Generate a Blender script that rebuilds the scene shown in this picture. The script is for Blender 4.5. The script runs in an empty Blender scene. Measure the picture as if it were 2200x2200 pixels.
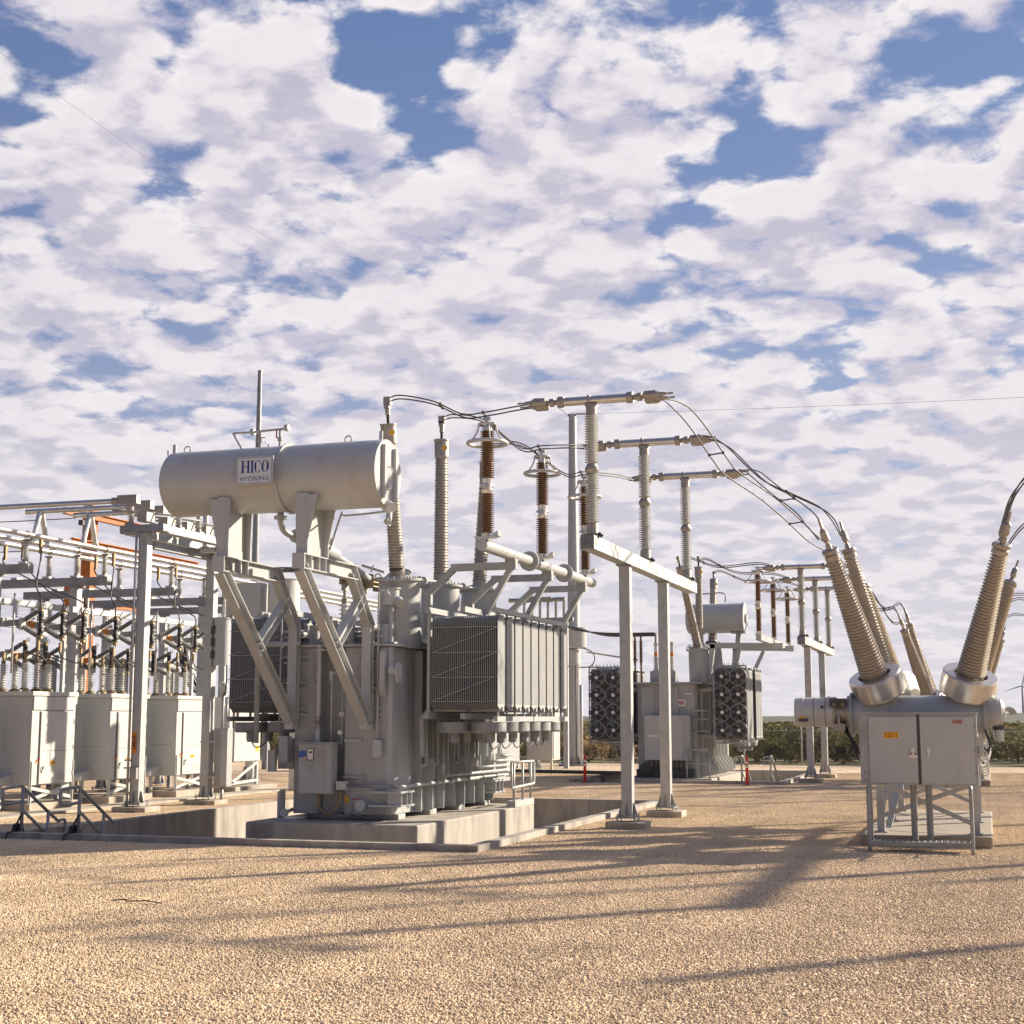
import bpy, math, random
from mathutils import Vector as V, Matrix
R = math.radians
S = bpy.context.scene
COL = S.collection
random.seed(7)

# ------------------------------------------------------------------ mesh collector
class MB:
    def __init__(s): s.v = []; s.f = []; s.m = []; s.s = []
    def face(s, idx, m=0, sm=False): s.f.append(tuple(idx)); s.m.append(m); s.s.append(sm)
    def poly(s, pts, m=0):
        b = len(s.v); s.v += [tuple(p) for p in pts]; s.face(range(b, b+len(pts)), m); return s
    def box(s, x0, x1, y0, y1, z0, z1, m=0):
        b = len(s.v)
        s.v += [(x, y, z) for z in (z0, z1) for y in (y0, y1) for x in (x0, x1)]
        for q in ((0,2,3,1),(4,5,7,6),(0,1,5,4),(2,6,7,3),(0,4,6,2),(1,3,7,5)): s.face([b+i for i in q], m)
        return s
    def obox(s, c, ax, ay, az, m=0):            # centre and three half-axis vectors
        b = len(s.v); c = V(c); ax = V(ax); ay = V(ay); az = V(az)
        s.v += [tuple(c + i*ax + j*ay + k*az) for k in (-1,1) for j in (-1,1) for i in (-1,1)]
        for q in ((0,2,3,1),(4,5,7,6),(0,1,5,4),(2,6,7,3),(0,4,6,2),(1,3,7,5)): s.face([b+i for i in q], m)
        return s
    def bar(s, p, q, w, h, up=(0,0,1), m=0):    # rectangular section between two points
        p = V(p); q = V(q); d = (q-p).normalized(); u = V(up)
        if abs(d.dot(u)) > .98: u = V((0,1,0))
        r = d.cross(u).normalized(); u = r.cross(d)
        return s.obox((p+q)/2, d*((q-p).length/2), r*(w/2), u*(h/2), m)
    def hbeam(s, p, q, w, h, up=(0,0,1), t=.018, m=0):  # I section: h along up, w across
        p = V(p); q = V(q); d = (q-p).normalized(); u = V(up)
        if abs(d.dot(u)) > .98: u = V((0,1,0))
        r = d.cross(u).normalized(); u = r.cross(d); c = (p+q)/2; L = d*((q-p).length/2)
        s.obox(c, L, r*(t/2), u*(h/2-t), m)
        for k in (-1, 1): s.obox(c + u*k*(h/2-t/2), L, r*(w/2), u*(t/2), m)
        return s
    def ring(s, c, ax, r, n):
        ax = V(ax).normalized(); u = ax.orthogonal().normalized()
        if abs(ax.z) < .9: u = ax.cross(V((0,0,1))).normalized()
        w = ax.cross(u); c = V(c); b = len(s.v)
        s.v += [tuple(c + r*(math.cos(2*math.pi*i/n)*u + math.sin(2*math.pi*i/n)*w)) for i in range(n)]
        return b
    def lathe(s, p, d, prof, n=24, m=0, cap=True):   # prof: (distance along d, radius[, material])
        p = V(p); d = V(d).normalized()
        for k in range(len(prof)-1):
            a, c = prof[k], prof[k+1]; mm = a[2] if len(a) > 2 else m
            if abs(a[0]-c[0]) < 1e-9 and abs(a[1]-c[1]) < 1e-9: continue
            i = s.ring(p+d*a[0], d, max(a[1], 1e-4), n); j = s.ring(p+d*c[0], d, max(c[1], 1e-4), n)
            for q in range(n):
                r = (q+1) % n; s.face((i+q, i+r, j+r, j+q), mm, True)
        if cap:
            for e in (0, -1):
                if prof[e][1] > .002:
                    i = s.ring(p+d*prof[e][0], d, prof[e][1], n)
                    s.face(range(i, i+n) if e else range(i+n-1, i-1, -1), prof[e][2] if len(prof[e]) > 2 else m)
        return s
    def cyl(s, p, q, r, r2=None, n=16, m=0):
        L = (V(q)-V(p)).length
        return s.lathe(p, V(q)-V(p), [(0, r), (L, r if r2 is None else r2)], n, m)
    def tube(s, pts, r, n=8, m=0):
        P = [V(p) for p in pts]; pb = None; u = None
        for i, p in enumerate(P):
            d = (P[min(i+1, len(P)-1)] - P[max(i-1, 0)]).normalized()
            u = d.orthogonal().normalized() if u is None else (u - d*u.dot(d)).normalized()
            w = d.cross(u); b = len(s.v)
            s.v += [tuple(p + r*(math.cos(2*math.pi*k/n)*u + math.sin(2*math.pi*k/n)*w)) for k in range(n)]
            if pb is not None:
                for k in range(n): s.face((pb+k, pb+(k+1) % n, b+(k+1) % n, b+k), m, True)
            else: s.face(range(b+n-1, b-1, -1), m)
            pb = b
        s.face(range(pb, pb+n), m); return s
    def torus(s, c, ax, Rr, r, N=32, n=8, m=0):
        ax = V(ax).normalized(); u = ax.orthogonal().normalized(); w = ax.cross(u); c = V(c); b = len(s.v)
        for i in range(N):
            a = 2*math.pi*i/N; e = math.cos(a)*u + math.sin(a)*w
            for k in range(n):
                t = 2*math.pi*k/n; s.v.append(tuple(c + e*(Rr + r*math.cos(t)) + ax*r*math.sin(t)))
        for i in range(N):
            for k in range(n):
                i2 = (i+1) % N; k2 = (k+1) % n
                s.face((b+i*n+k, b+i2*n+k, b+i2*n+k2, b+i*n+k2), m, True)
        return s
    def prism(s, o, u, w, pts, t, m=0):          # outline pts in the (u,w) plane at o, thickness along u x w
        o = V(o); u = V(u); w = V(w); nrm = u.cross(w).normalized()*t; b = len(s.v); n = len(pts)
        s.v += [tuple(o + u*a + w*c) for a, c in pts] + [tuple(o + u*a + w*c + nrm) for a, c in pts]
        s.face(range(b+n-1, b-1, -1), m); s.face(range(b+n, b+2*n), m)
        for i in range(n): j = (i+1) % n; s.face((b+i, b+j, b+n+j, b+n+i), m)
        return s
    def text(s, txt, o, u, w, size, m=0, fat=0, sx=1.0):   # lettering centred at o
        c = bpy.data.curves.new('lettering', 'FONT'); c.body = txt; c.size = 1; c.align_x = 'CENTER'; c.align_y = 'CENTER'
        c.offset = fat; c.resolution_u = 4
        ob = bpy.data.objects.new('lettering', c); me = bpy.data.meshes.new_from_object(ob)
        o = V(o); u = V(u).normalized(); w = V(w).normalized(); b = len(s.v)
        s.v += [tuple(o + u*v.co.x*size*sx + w*v.co.y*size) for v in me.vertices]
        for p in me.polygons: s.face([b+i for i in p.vertices], m)
        bpy.data.objects.remove(ob); bpy.data.curves.remove(c); bpy.data.meshes.remove(me)
        return s
    def build(s, name, mats, parent=None, org=None, bevel=0, label=None, loc=None):
        if parent is not None: org = V(parent['o'])
        org = V(org) if org is not None else V((0,0,0))
        me = bpy.data.meshes.new(name)
        me.from_pydata([tuple(V(v)-org) for v in s.v], [], s.f)
        for m in (mats if isinstance(mats, (list, tuple)) else [mats]): me.materials.append(m)
        me.polygons.foreach_set('material_index', s.m); me.polygons.foreach_set('use_smooth', s.s); me.update()
        o = bpy.data.objects.new(name, me); COL.objects.link(o)
        if parent is not None: o.parent = parent
        else: o.location = org
        o['o'] = tuple(org)
        if label: o['label'] = label
        if bevel:
            b = o.modifiers.new('Bevel', 'BEVEL'); b.width = bevel; b.segments = 2; b.limit_method = 'ANGLE'; b.angle_limit = R(50)
        return o

def thing(name, label, cat, loc=(0,0,0), group=None):
    o = bpy.data.objects.new(name, None); COL.objects.link(o); o.location = loc; o.empty_display_size = .2
    o['o'] = tuple(loc); return tag(o, label, cat, group)
def tag(o, label, cat, group=None):
    o['label'] = label; o['category'] = cat
    if group: o['group'] = group
    return o
def struct(o): o['kind'] = 'structure'; return o
def dup(root, off, label=None, group=None, rz=0, skip=()):
    def cp(o, par):
        c = o.copy(); COL.objects.link(c)
        if par is not None: c.parent = par
        for ch in kids(o):
            if ch.name.split('.')[0] not in skip: cp(ch, c)
        return c
    r = cp(root, None); r.location = V(root.location) + V(off)
    if rz: r.rotation_euler.z = rz
    if label: r['label'] = label
    if group: r['group'] = group
    return r
def kids(o): return [c for c in list(bpy.data.objects) if c.parent == o]

# ------------------------------------------------------------------ materials
def nd(nt, t, **k):
    n = nt.nodes.new(t)
    for a, b in k.items(): setattr(n, a, b)
    return n
def mat(name, c1, c2=None, rough=.55, metal=0., scale=6., detail=6., bump=0., bscale=40., stain=None, sscale=1.5, sw=.5, smin=.55, rvar=.0, stretch=(1,1,1), spec=.5):
    m = bpy.data.materials.new(name); m.use_nodes = True; nt = m.node_tree; L = nt.links.new
    p = nt.nodes['Principled BSDF']; p.inputs['Roughness'].default_value = rough; p.inputs['Metallic'].default_value = metal
    p.inputs['Specular IOR Level'].default_value = spec
    tc = nd(nt, 'ShaderNodeTexCoord'); mp = nd(nt, 'ShaderNodeMapping'); mp.inputs['Scale'].default_value = stretch; L(tc.outputs['Object'], mp.inputs[0])
    c2 = c2 or tuple(x*.82 for x in c1)
    n = nd(nt, 'ShaderNodeTexNoise'); n.inputs['Scale'].default_value = scale; n.inputs['Detail'].default_value = detail; L(mp.outputs[0], n.inputs['Vector'])
    r = nd(nt, 'ShaderNodeValToRGB'); r.color_ramp.elements[0].position = .3; r.color_ramp.elements[1].position = .7
    r.color_ramp.elements[0].color = (*c2, 1); r.color_ramp.elements[1].color = (*c1, 1); L(n.outputs[0], r.inputs[0]); out = r.outputs[0]
    if stain:
        n2 = nd(nt, 'ShaderNodeTexNoise'); n2.inputs['Scale'].default_value = sscale; n2.inputs['Detail'].default_value = 8; L(mp.outputs[0], n2.inputs['Vector'])
        mr = nd(nt, 'ShaderNodeMapRange'); mr.inputs[1].default_value = smin; mr.inputs[2].default_value = smin+.15; mr.inputs[4].default_value = sw; L(n2.outputs[0], mr.inputs[0])
        mx = nd(nt, 'ShaderNodeMixRGB'); mx.inputs[2].default_value = (*stain, 1); L(mr.outputs[0], mx.inputs[0]); L(out, mx.inputs[1]); out = mx.outputs[0]
    L(out, p.inputs['Base Color'])
    if rvar:
        mr = nd(nt, 'ShaderNodeMapRange'); mr.inputs[3].default_value = rough-rvar; mr.inputs[4].default_value = rough+rvar; L(n.outputs[0], mr.inputs[0]); L(mr.outputs[0], p.inputs['Roughness'])
    if bump:
        n3 = nd(nt, 'ShaderNodeTexNoise'); n3.inputs['Scale'].default_value = bscale; n3.inputs['Detail'].default_value = 5; L(mp.outputs[0], n3.inputs['Vector'])
        b = nd(nt, 'ShaderNodeBump'); b.inputs['Strength'].default_value = bump; b.inputs['Distance'].default_value = .02; L(n3.outputs[0], b.inputs['Height']); L(b.outputs[0], p.inputs['Normal'])
    return m
M = {}
M['paint'] = mat('grey_paint', (.39,.405,.41), (.345,.358,.362), .42, 0, 2.2, stain=(.22,.205,.18), sscale=3.2, sw=.42, smin=.53, rvar=.08, stretch=(1,1,.35))
M['paint2'] = mat('light_grey_paint', (.455,.468,.47), (.415,.426,.428), .33, 0, 2.5, stain=(.3,.285,.26), sscale=2.6, sw=.35, rvar=.08, stretch=(1,1,.4))
M['dark'] = mat('dark_grey', (.07,.07,.07), None, .6)
M['black'] = mat('black_rubber', (.012,.012,.013), (.02,.02,.02), .45)
M['galv'] = mat('galvanised_steel', (.46,.47,.47), (.36,.37,.38), .5, .25, 9, stain=(.10,.10,.11), sscale=1.3, sw=.55, smin=.63, rvar=.1, stretch=(1,1,.6))
M['galvd'] = mat('weathered_galvanised_steel', (.33,.34,.35), (.24,.25,.26), .5, .3, 8, stain=(.12,.12,.125), sscale=2, sw=.5, rvar=.1)
M['alu'] = mat('aluminium', (.72,.70,.67), (.6,.58,.55), .3, .85, 5, rvar=.08)
M['alud'] = mat('dull_aluminium', (.42,.39,.35), (.33,.3,.27), .5, .6, 12, rvar=.1)
M['brushed'] = mat('brushed_aluminium', (.66,.63,.6), (.58,.55,.52), .3, .8, 14, rvar=.06, stretch=(1,1,.2))
M['conc'] = mat('concrete', (.45,.40,.33), (.34,.30,.25), .85, 0, 3, bump=.25, bscale=60, stain=(.22,.19,.165), sscale=1.4, sw=.6, smin=.5, stretch=(1,1,.6))
M['concw'] = mat('stained_concrete', (.42,.385,.335), (.30,.27,.245), .85, 0, 2.5, bump=.25, bscale=50, stain=(.16,.145,.14), sscale=1.7, sw=.6, smin=.52, stretch=(1.2,1.2,.35))
M['porc'] = mat('grey_porcelain', (.64,.64,.62), (.58,.58,.56), .3, 0, 3)
M['sil'] = mat('grey_silicone', (.40,.405,.41), (.34,.345,.35), .55, 0, 3)
M['tan'] = mat('dusty_beige_porcelain', (.46,.40,.325), (.40,.345,.275), .45, 0, 4, rvar=.1)
M['brown'] = mat('brown_porcelain', (.25,.14,.058), (.19,.10,.04), .25, 0, 3)
M['white'] = mat('white_porcelain', (.66,.65,.62), (.58,.57,.55), .3, 0, 3)
M['whitep'] = mat('off_white_paint', (.53,.53,.52), (.49,.49,.48), .4, 0, 2.5, stain=(.38,.36,.33), sscale=2.4, sw=.4, smin=.52, stretch=(1,1,.4))
M['cream'] = mat('white_sheet', (.8,.78,.74), None, .6)
M['orange'] = mat('weathering_orange_steel', (.44,.145,.025), (.32,.095,.018), .65, 0, 6, stain=(.2,.05,.015), sscale=2, sw=.5)
M['yellow'] = mat('yellow_label', (.75,.42,.02), (.72,.4,.02), .6)
M['orangel'] = mat('orange_label', (.72,.24,.02), None, .6)
M['red'] = mat('red_plastic', (.62,.025,.012), (.55,.02,.01), .5)
M['redl'] = mat('red_lettering', (.35,.012,.012), None, .6)
M['blue'] = mat('blue_lettering', (.008,.045,.22), None, .5)
M['blues'] = mat('blue_sticker', (.05,.12,.42), None, .5)
M['wire'] = mat('aluminium_conductor', (.13,.115,.11), (.10,.09,.085), .6, .2, 20)
M['rad'] = mat('radiator_paint', (.38,.39,.395), (.35,.36,.365), .5, 0, 2)
M['fanm'] = mat('fan_metal', (.15,.155,.165), (.11,.11,.12), .4, .4, 10)
M['brass'] = mat('weathered_bronze', (.35,.27,.15), (.2,.15,.09), .5, .5, 20)
M['sgrey'] = mat('dark_grey_porcelain', (.23,.235,.24), (.19,.195,.2), .35)
M['padc'] = mat('dusty_concrete', (.33,.285,.235), (.27,.23,.19), .9, 0, 3, stain=(.18,.15,.12), sscale=1.5, sw=.5, bump=.2, bscale=50)
M['glass'] = mat('window_glass', (.10,.13,.14), None, .1)
M['bark'] = mat('bark', (.09,.065,.045), None, .9)
# ------------------------------------------------------------------ camera, light, sky
cam = bpy.data.cameras.new('camera'); co = bpy.data.objects.new('camera', cam); COL.objects.link(co)
cam.sensor_width = 36; cam.lens = 3100/2200*36; cam.clip_end = 30000; cam.clip_start = .1
co.location = (0,0,2.4); co.rotation_euler = (R(90+8.187), 0, R(18.0724)); S.camera = co
SUN_AZ, SUN_EL = R(44), R(24)            # azimuth measured from +Y towards +X
sd = V((math.sin(SUN_AZ)*math.cos(SUN_EL), math.cos(SUN_AZ)*math.cos(SUN_EL), math.sin(SUN_EL)))
sl = bpy.data.lights.new('sun', 'SUN'); sl.energy = 5.0; sl.angle = R(1.1); sl.color = (1, .87, .69)
so = bpy.data.objects.new('sun', sl); COL.objects.link(so); so.rotation_euler = sd.to_track_quat('Z', 'Y').to_euler(); so.location = (40, 40, 40)
S.view_settings.view_transform = 'Standard'; S.view_settings.look = 'None'; S.view_settings.gamma = 1; S.view_settings.exposure = 1.03
W = bpy.data.worlds.new('World'); S.world = W; W.use_nodes = True; nt = W.node_tree; nt.nodes.clear(); L = nt.links.new
def math_(op, a, b=None, c=None, clamp=False):
    n = nd(nt, 'ShaderNodeMath', operation=op, use_clamp=clamp)
    for i, x in enumerate((a, b, c)):
        if x is None: continue
        if isinstance(x, (int, float)): n.inputs[i].default_value = x
        else: L(x, n.inputs[i])
    return n.outputs[0]
def sstep(x, a, b, o0=0., o1=1.):
    n = nd(nt, 'ShaderNodeMapRange', interpolation_type='SMOOTHSTEP')
    n.inputs[1].default_value = a; n.inputs[2].default_value = b; n.inputs[3].default_value = o0; n.inputs[4].default_value = o1; L(x, n.inputs[0]); return n.outputs[0]
def mixc(f, a, b, bt='MIX'):
    n = nd(nt, 'ShaderNodeMixRGB', blend_type=bt)
    for i, x in enumerate((f, a, b)):
        if isinstance(x, (int, float)): n.inputs[i].default_value = x
        elif isinstance(x, tuple): n.inputs[i].default_value = (*x, 1)
        else: L(x, n.inputs[i])
    return n.outputs[0]
tc = nd(nt, 'ShaderNodeTexCoord'); sx = nd(nt, 'ShaderNodeSeparateXYZ'); L(tc.outputs['Generated'], sx.inputs[0])
X, Y, Z = sx.outputs; zc = math_('MAXIMUM', Z, 0.)
den = math_('ADD', zc, .2)
def plane(k):                              # cloud deck coordinates; k moves the sample towards the zenith
    c = nd(nt, 'ShaderNodeCombineXYZ')
    dd = math_('MULTIPLY', den, k)
    L(math_('DIVIDE', X, dd), c.inputs[0]); L(math_('DIVIDE', Y, dd), c.inputs[1]); return c.outputs[0]
def noise(vec, sc, det, rough, off=(0,0,0), dist=0.):
    mp = nd(nt, 'ShaderNodeMapping'); mp.inputs['Location'].default_value = off; L(vec, mp.inputs[0])
    n = nd(nt, 'ShaderNodeTexNoise'); n.inputs['Scale'].default_value = sc; n.inputs['Detail'].default_value = det
    n.inputs['Roughness'].default_value = rough; n.inputs['Distortion'].default_value = dist; L(mp.outputs[0], n.inputs['Vector']); return n.outputs[0]
OFF = (3.1, 7.4, 0)
def density(k):
    p = plane(k)
    a = noise(p, 8.4, 11, .62, OFF, .2); b = noise(p, 2.1, 3, .5, (OFF[0]+9, OFF[1]-4, 0), .2)
    w = nd(nt, 'ShaderNodeTexNoise'); w.inputs['Scale'].default_value = 9; w.inputs['Detail'].default_value = 4; L(p, w.inputs['Vector'])
    wv = nd(nt, 'ShaderNodeVectorMath', operation='SCALE'); wv.inputs['Scale'].default_value = .11; L(w.outputs[1], wv.inputs[0])
    wa = nd(nt, 'ShaderNodeVectorMath', operation='ADD'); L(p, wa.inputs[0]); L(wv.outputs[0], wa.inputs[1])
    vo = nd(nt, 'ShaderNodeTexVoronoi', feature='F1'); vo.inputs['Scale'].default_value = 9.5; vo.inputs['Detail'].default_value = 1
    vo.inputs['Roughness'].default_value = .55; L(wa.outputs[0], vo.inputs['Vector'])
    v = math_('SUBTRACT', .75, vo.outputs['Distance'])
    return math_('ADD', math_('ADD', math_('MULTIPLY', a, .63), math_('MULTIPLY', b, .34)), math_('MULTIPLY', v, .26))
BANKS = (
    ((-0.5533, 0.7333, 0.3952), 0.035, -0.094),
    ((-0.3661, 0.8254, 0.4297), 0.042, -0.115),
    ((-0.3487, 0.8485, 0.3981), 0.032, -0.058),
    ((-0.1309, 0.919, 0.3719), 0.052, -0.108),
    ((-0.1764, 0.9248, 0.3372), 0.042, -0.086),
    ((0.0013, 0.908, 0.4189), 0.035, -0.086),
    ((-0.4868, 0.8274, 0.28), 0.029, -0.072),
    ((-0.076, 0.9678, 0.2399), 0.029, -0.05),
    ((-0.0572, 0.914, 0.4017), 0.029, -0.058),
    ((-0.5094, 0.7913, 0.3382), 0.029, -0.036),
    ((-0.3268, 0.8988, 0.292), 0.123, 0.06),
    ((-0.4238, 0.806, 0.4132), 0.055, 0.1),
    ((-0.2724, 0.8853, 0.3768), 0.061, 0.08),
    ((-0.5073, 0.7437, 0.4354), 0.065, 0.07),
    ((-0.0924, 0.9426, 0.321), 0.061, 0.07),
    ((-0.0529, 0.9247, 0.377), 0.032, 0.08),
    ((-0.1949, 0.8967, 0.3973), 0.048, 0.05),
    ((-0.0877, 0.9006, 0.4257), 0.048, 0.06),
    ((-0.5082, 0.7759, 0.3737), 0.065, 0.04),
)     # denser and thinner parts of the cloud deck: direction, angular radius, weight
acc = None
for dv, rad, wt in BANKS:
    n = nd(nt, 'ShaderNodeVectorMath', operation='DISTANCE'); L(tc.outputs['Generated'], n.inputs[0]); n.inputs[1].default_value = dv
    t = sstep(n.outputs['Value'], 0., rad*1.5, wt, 0.)
    acc = t if acc is None else math_('ADD', acc, t)
d0 = density(1.0); d1 = density(1.05)
cover = sstep(zc, .05, .44, -.04, .09)
d0b = math_('ADD', math_('SUBTRACT', d0, cover), acc)
mask = sstep(d0b, .295, .425)
thick = sstep(d0b, .35, .50)
lit = sstep(math_('SUBTRACT', d0, d1), -.10, .10)
white = mixc(lit, (.43,.41,.50), (.74,.70,.69))
body = mixc(math_('MULTIPLY', thick, .75), white, mixc(lit, (.375,.36,.44), (.61,.575,.60)))
sky = nd(nt, 'ShaderNodeTexSky', sky_type='NISHITA'); sky.sun_disc = False; sky.sun_elevation = SUN_EL; sky.sun_rotation = SUN_AZ
sky.air_density = 1.0; sky.dust_density = .6; sky.ozone_density = 1.6
skyc = mixc(1., sky.outputs[0], (.085,.085,.088), 'MULTIPLY')
skyc = mixc(.6, skyc, (.06,.125,.32))
col = mixc(mask, skyc, body)
hz = math_('POWER', 2.718, math_('MULTIPLY', zc, -6.0))
col = mixc(math_('MULTIPLY', hz, .85, None, True), col, (.62,.595,.61))
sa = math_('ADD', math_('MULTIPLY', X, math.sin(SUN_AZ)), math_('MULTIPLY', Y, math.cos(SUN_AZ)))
col = mixc(1., col, mixc(sstep(sa, -.35, .22), (.21,.28,.42), (1,1,1)), 'MULTIPLY')             # sky away from the sun, mostly unseen, dimmed and blued to weaken fill
col = mixc(1., col, mixc(sstep(Z, .44, .7), (.655,.655,.665), (.58,.60,.66)), 'MULTIPLY')         # whole sky scaled down; unseen part overhead dimmed further to set fill light
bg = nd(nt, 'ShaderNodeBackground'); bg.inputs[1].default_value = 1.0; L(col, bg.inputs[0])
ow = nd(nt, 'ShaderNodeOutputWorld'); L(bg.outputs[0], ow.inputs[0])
W.cycles.sampling_method = 'MANUAL'; W.cycles.sample_map_resolution = 512
# ------------------------------------------------------------------ ground
def gravel_mat():
    m = bpy.data.materials.new('crushed_limestone'); m.use_nodes = True; nt = m.node_tree; L = nt.links.new; p = nt.nodes['Principled BSDF']
    p.inputs['Roughness'].default_value = .9; p.inputs['Specular IOR Level'].default_value = .25
    tc = nd(nt, 'ShaderNodeTexCoord')
    v = nd(nt, 'ShaderNodeTexVoronoi', feature='F1'); v.inputs['Scale'].default_value = 24; L(tc.outputs['Object'], v.inputs['Vector'])
    sep = nd(nt, 'ShaderNodeSeparateColor'); L(v.outputs['Color'], sep.inputs[0])
    r = nd(nt, 'ShaderNodeValToRGB'); cr = r.color_ramp
    cr.elements[0].position = 0; cr.elements[0].color = (.40,.285,.19,1); cr.elements[1].position = 1; cr.elements[1].color = (.76,.63,.48,1)
    e = cr.elements.new(.25); e.color = (.60,.465,.33,1); e = cr.elements.new(.7); e.color = (.65,.51,.365,1); L(sep.outputs[0], r.inputs[0])
    n = nd(nt, 'ShaderNodeTexNoise'); n.inputs['Scale'].default_value = .45; n.inputs['Detail'].default_value = 7; L(tc.outputs['Object'], n.inputs['Vector'])
    mr = nd(nt, 'ShaderNodeMapRange'); mr.inputs[1].default_value = .35; mr.inputs[2].default_value = .68; mr.inputs[3].default_value = .8; mr.inputs[4].default_value = 1.08; L(n.outputs[0], mr.inputs[0])
    mx = nd(nt, 'ShaderNodeMixRGB', blend_type='MULTIPLY'); mx.inputs[0].default_value = 1; L(r.outputs[0], mx.inputs[1]); L(mr.outputs[0], mx.inputs[2]); L(mx.outputs[0], p.inputs['Base Color'])
    n3 = nd(nt, 'ShaderNodeTexNoise'); n3.inputs['Scale'].default_value = 1.6; n3.inputs['Detail'].default_value = 4; L(tc.outputs['Object'], n3.inputs['Vector'])
    b0 = nd(nt, 'ShaderNodeBump'); b0.inputs['Strength'].default_value = .55; b0.inputs['Distance'].default_value = .25; L(n3.outputs[0], b0.inputs['Height'])
    b = nd(nt, 'ShaderNodeBump', invert=True); b.inputs['Strength'].default_value = .9; b.inputs['Distance'].default_value = .03; L(v.outputs['Distance'], b.inputs['Height']); L(b0.outputs[0], b.inputs['Normal']); L(b.outputs[0], p.inputs['Normal'])
    return m
def stone_mat():
    m = bpy.data.materials.new('limestone_chips'); m.use_nodes = True; nt = m.node_tree; L = nt.links.new; p = nt.nodes['Principled BSDF']
    p.inputs['Roughness'].default_value = .9; p.inputs['Specular IOR Level'].default_value = .25
    a = nd(nt, 'ShaderNodeAttribute', attribute_name='tint'); r = nd(nt, 'ShaderNodeValToRGB'); cr = r.color_ramp
    gp = nd(nt, 'ShaderNodeNewGeometry'); n = nd(nt, 'ShaderNodeTexNoise'); n.inputs['Scale'].default_value = .55; n.inputs['Detail'].default_value = 6; L(gp.outputs['Position'], n.inputs['Vector'])
    mr = nd(nt, 'ShaderNodeMapRange'); mr.inputs[1].default_value = .35; mr.inputs[2].default_value = .66; mr.inputs[3].default_value = .84; mr.inputs[4].default_value = 1.05; L(n.outputs[0], mr.inputs[0])
    rm = nd(nt, 'ShaderNodeMapping'); rm.inputs['Scale'].default_value = (1.5,.13,1); rm.inputs['Rotation'].default_value = (0,0,R(-14)); L(gp.outputs['Position'], rm.inputs[0]); rn = nd(nt, 'ShaderNodeTexNoise'); rn.inputs['Scale'].default_value = 1.0; rn.inputs['Detail'].default_value = 3; L(rm.outputs[0], rn.inputs['Vector'])
    r2 = nd(nt, 'ShaderNodeMapRange'); r2.inputs[1].default_value = .36; r2.inputs[2].default_value = .6; r2.inputs[3].default_value = .86; r2.inputs[4].default_value = 1.0; L(rn.outputs[0], r2.inputs[0])
    pm = nd(nt, 'ShaderNodeMath', operation='MULTIPLY'); L(mr.outputs[0], pm.inputs[0]); L(r2.outputs[0], pm.inputs[1])
    mx = nd(nt, 'ShaderNodeMixRGB', blend_type='MULTIPLY'); mx.inputs[0].default_value = 1; L(pm.outputs[0], mx.inputs[2])
    cr.elements[0].position = 0; cr.elements[0].color = (.53,.39,.25,1); cr.elements[1].position = 1; cr.elements[1].color = (.84,.69,.50,1)
    e = cr.elements.new(.2); e.color = (.67,.51,.34,1); e = cr.elements.new(.75); e.color = (.75,.585,.40,1); L(a.outputs['Fac'], r.inputs[0]); L(r.outputs[0], mx.inputs[1]); L(mx.outputs[0], p.inputs['Base Color'])
    return m
M['gravel'] = gravel_mat(); M['stone'] = stone_mat()
M['scrub'] = mat('dry_scrub_ground', (.25,.20,.10), (.13,.13,.055), .95, 0, .06, detail=10, stain=(.07,.085,.035), sscale=.03, sw=.8, smin=.42)
M['hill'] = mat('far_wooded_hills', (.075,.083,.062), (.048,.056,.042), .95, 0, .02, detail=10)
PITS = ((-19.0, -9.15, 25.55, 40.9, -.85), (-15.3, -7.5, 54.95, 66.6, -.85))
def ground_cells(x0, x1, y0, y1):
    xs = sorted({x0, x1} | {p[i] for p in PITS for i in (0, 1)}); ys = sorted({y0, y1} | {p[i] for p in PITS for i in (2, 3)})
    g = MB()
    for a, b in zip(xs, xs[1:]):
        for c, d in zip(ys, ys[1:]):
            cx, cy = (a+b)/2, (c+d)/2
            if any(p[0] < cx < p[1] and p[2] < cy < p[3] for p in PITS): continue
            g.poly([(a,c,0),(b,c,0),(b,d,0),(a,d,0)])
    return g
struct(ground_cells(-160, 90, -60, 78.3).build('gravel_yard', M['gravel']))
struct(MB().poly([(-9000,78.3,-.004),(9000,78.3,-.004),(9000,12000,-.004),(-9000,12000,-.004)]).build('ground', M['scrub']))
struct(MB().poly([(-9000,-3000,-.004),(-160,-3000,-.004),(-160,78.3,-.004),(-9000,78.3,-.004)]).poly([(90,-3000,-.004),(9000,-3000,-.004),(9000,78.3,-.004),(90,78.3,-.004)]).build('side_ground', M['scrub']))
h = MB(); n = 260; rows = 9                      # far ridge
for j in range(rows):
    t = j/(rows-1)
    for i in range(n+1):
        x = -3600 + 5400*i/n; y = 1300 + 900*t
        z = (7.5 + 3.2*math.sin(x*.0021+1) + 2.2*math.sin(x*.0063) + 1.1*math.sin(x*.017+j) + .5*math.sin(x*.051+2*j) + .35*math.sin(x*.13+j*1.7))*math.sin(t*math.pi*.5)**1.3
        h.v.append((x, y, z - .1))
for j in range(rows-1):
    for i in range(n): a = j*(n+1)+i; h.face((a, a+1, a+n+2, a+n+1), 0, True)
struct(h.build('hills', M['hill']))
fl = MB()
for p in PITS: fl.poly([(p[0],p[2],p[4]),(p[1],p[2],p[4]),(p[1],p[3],p[4]),(p[0],p[3],p[4])])
struct(fl.build('pit_floor', M['gravel']))
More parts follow.
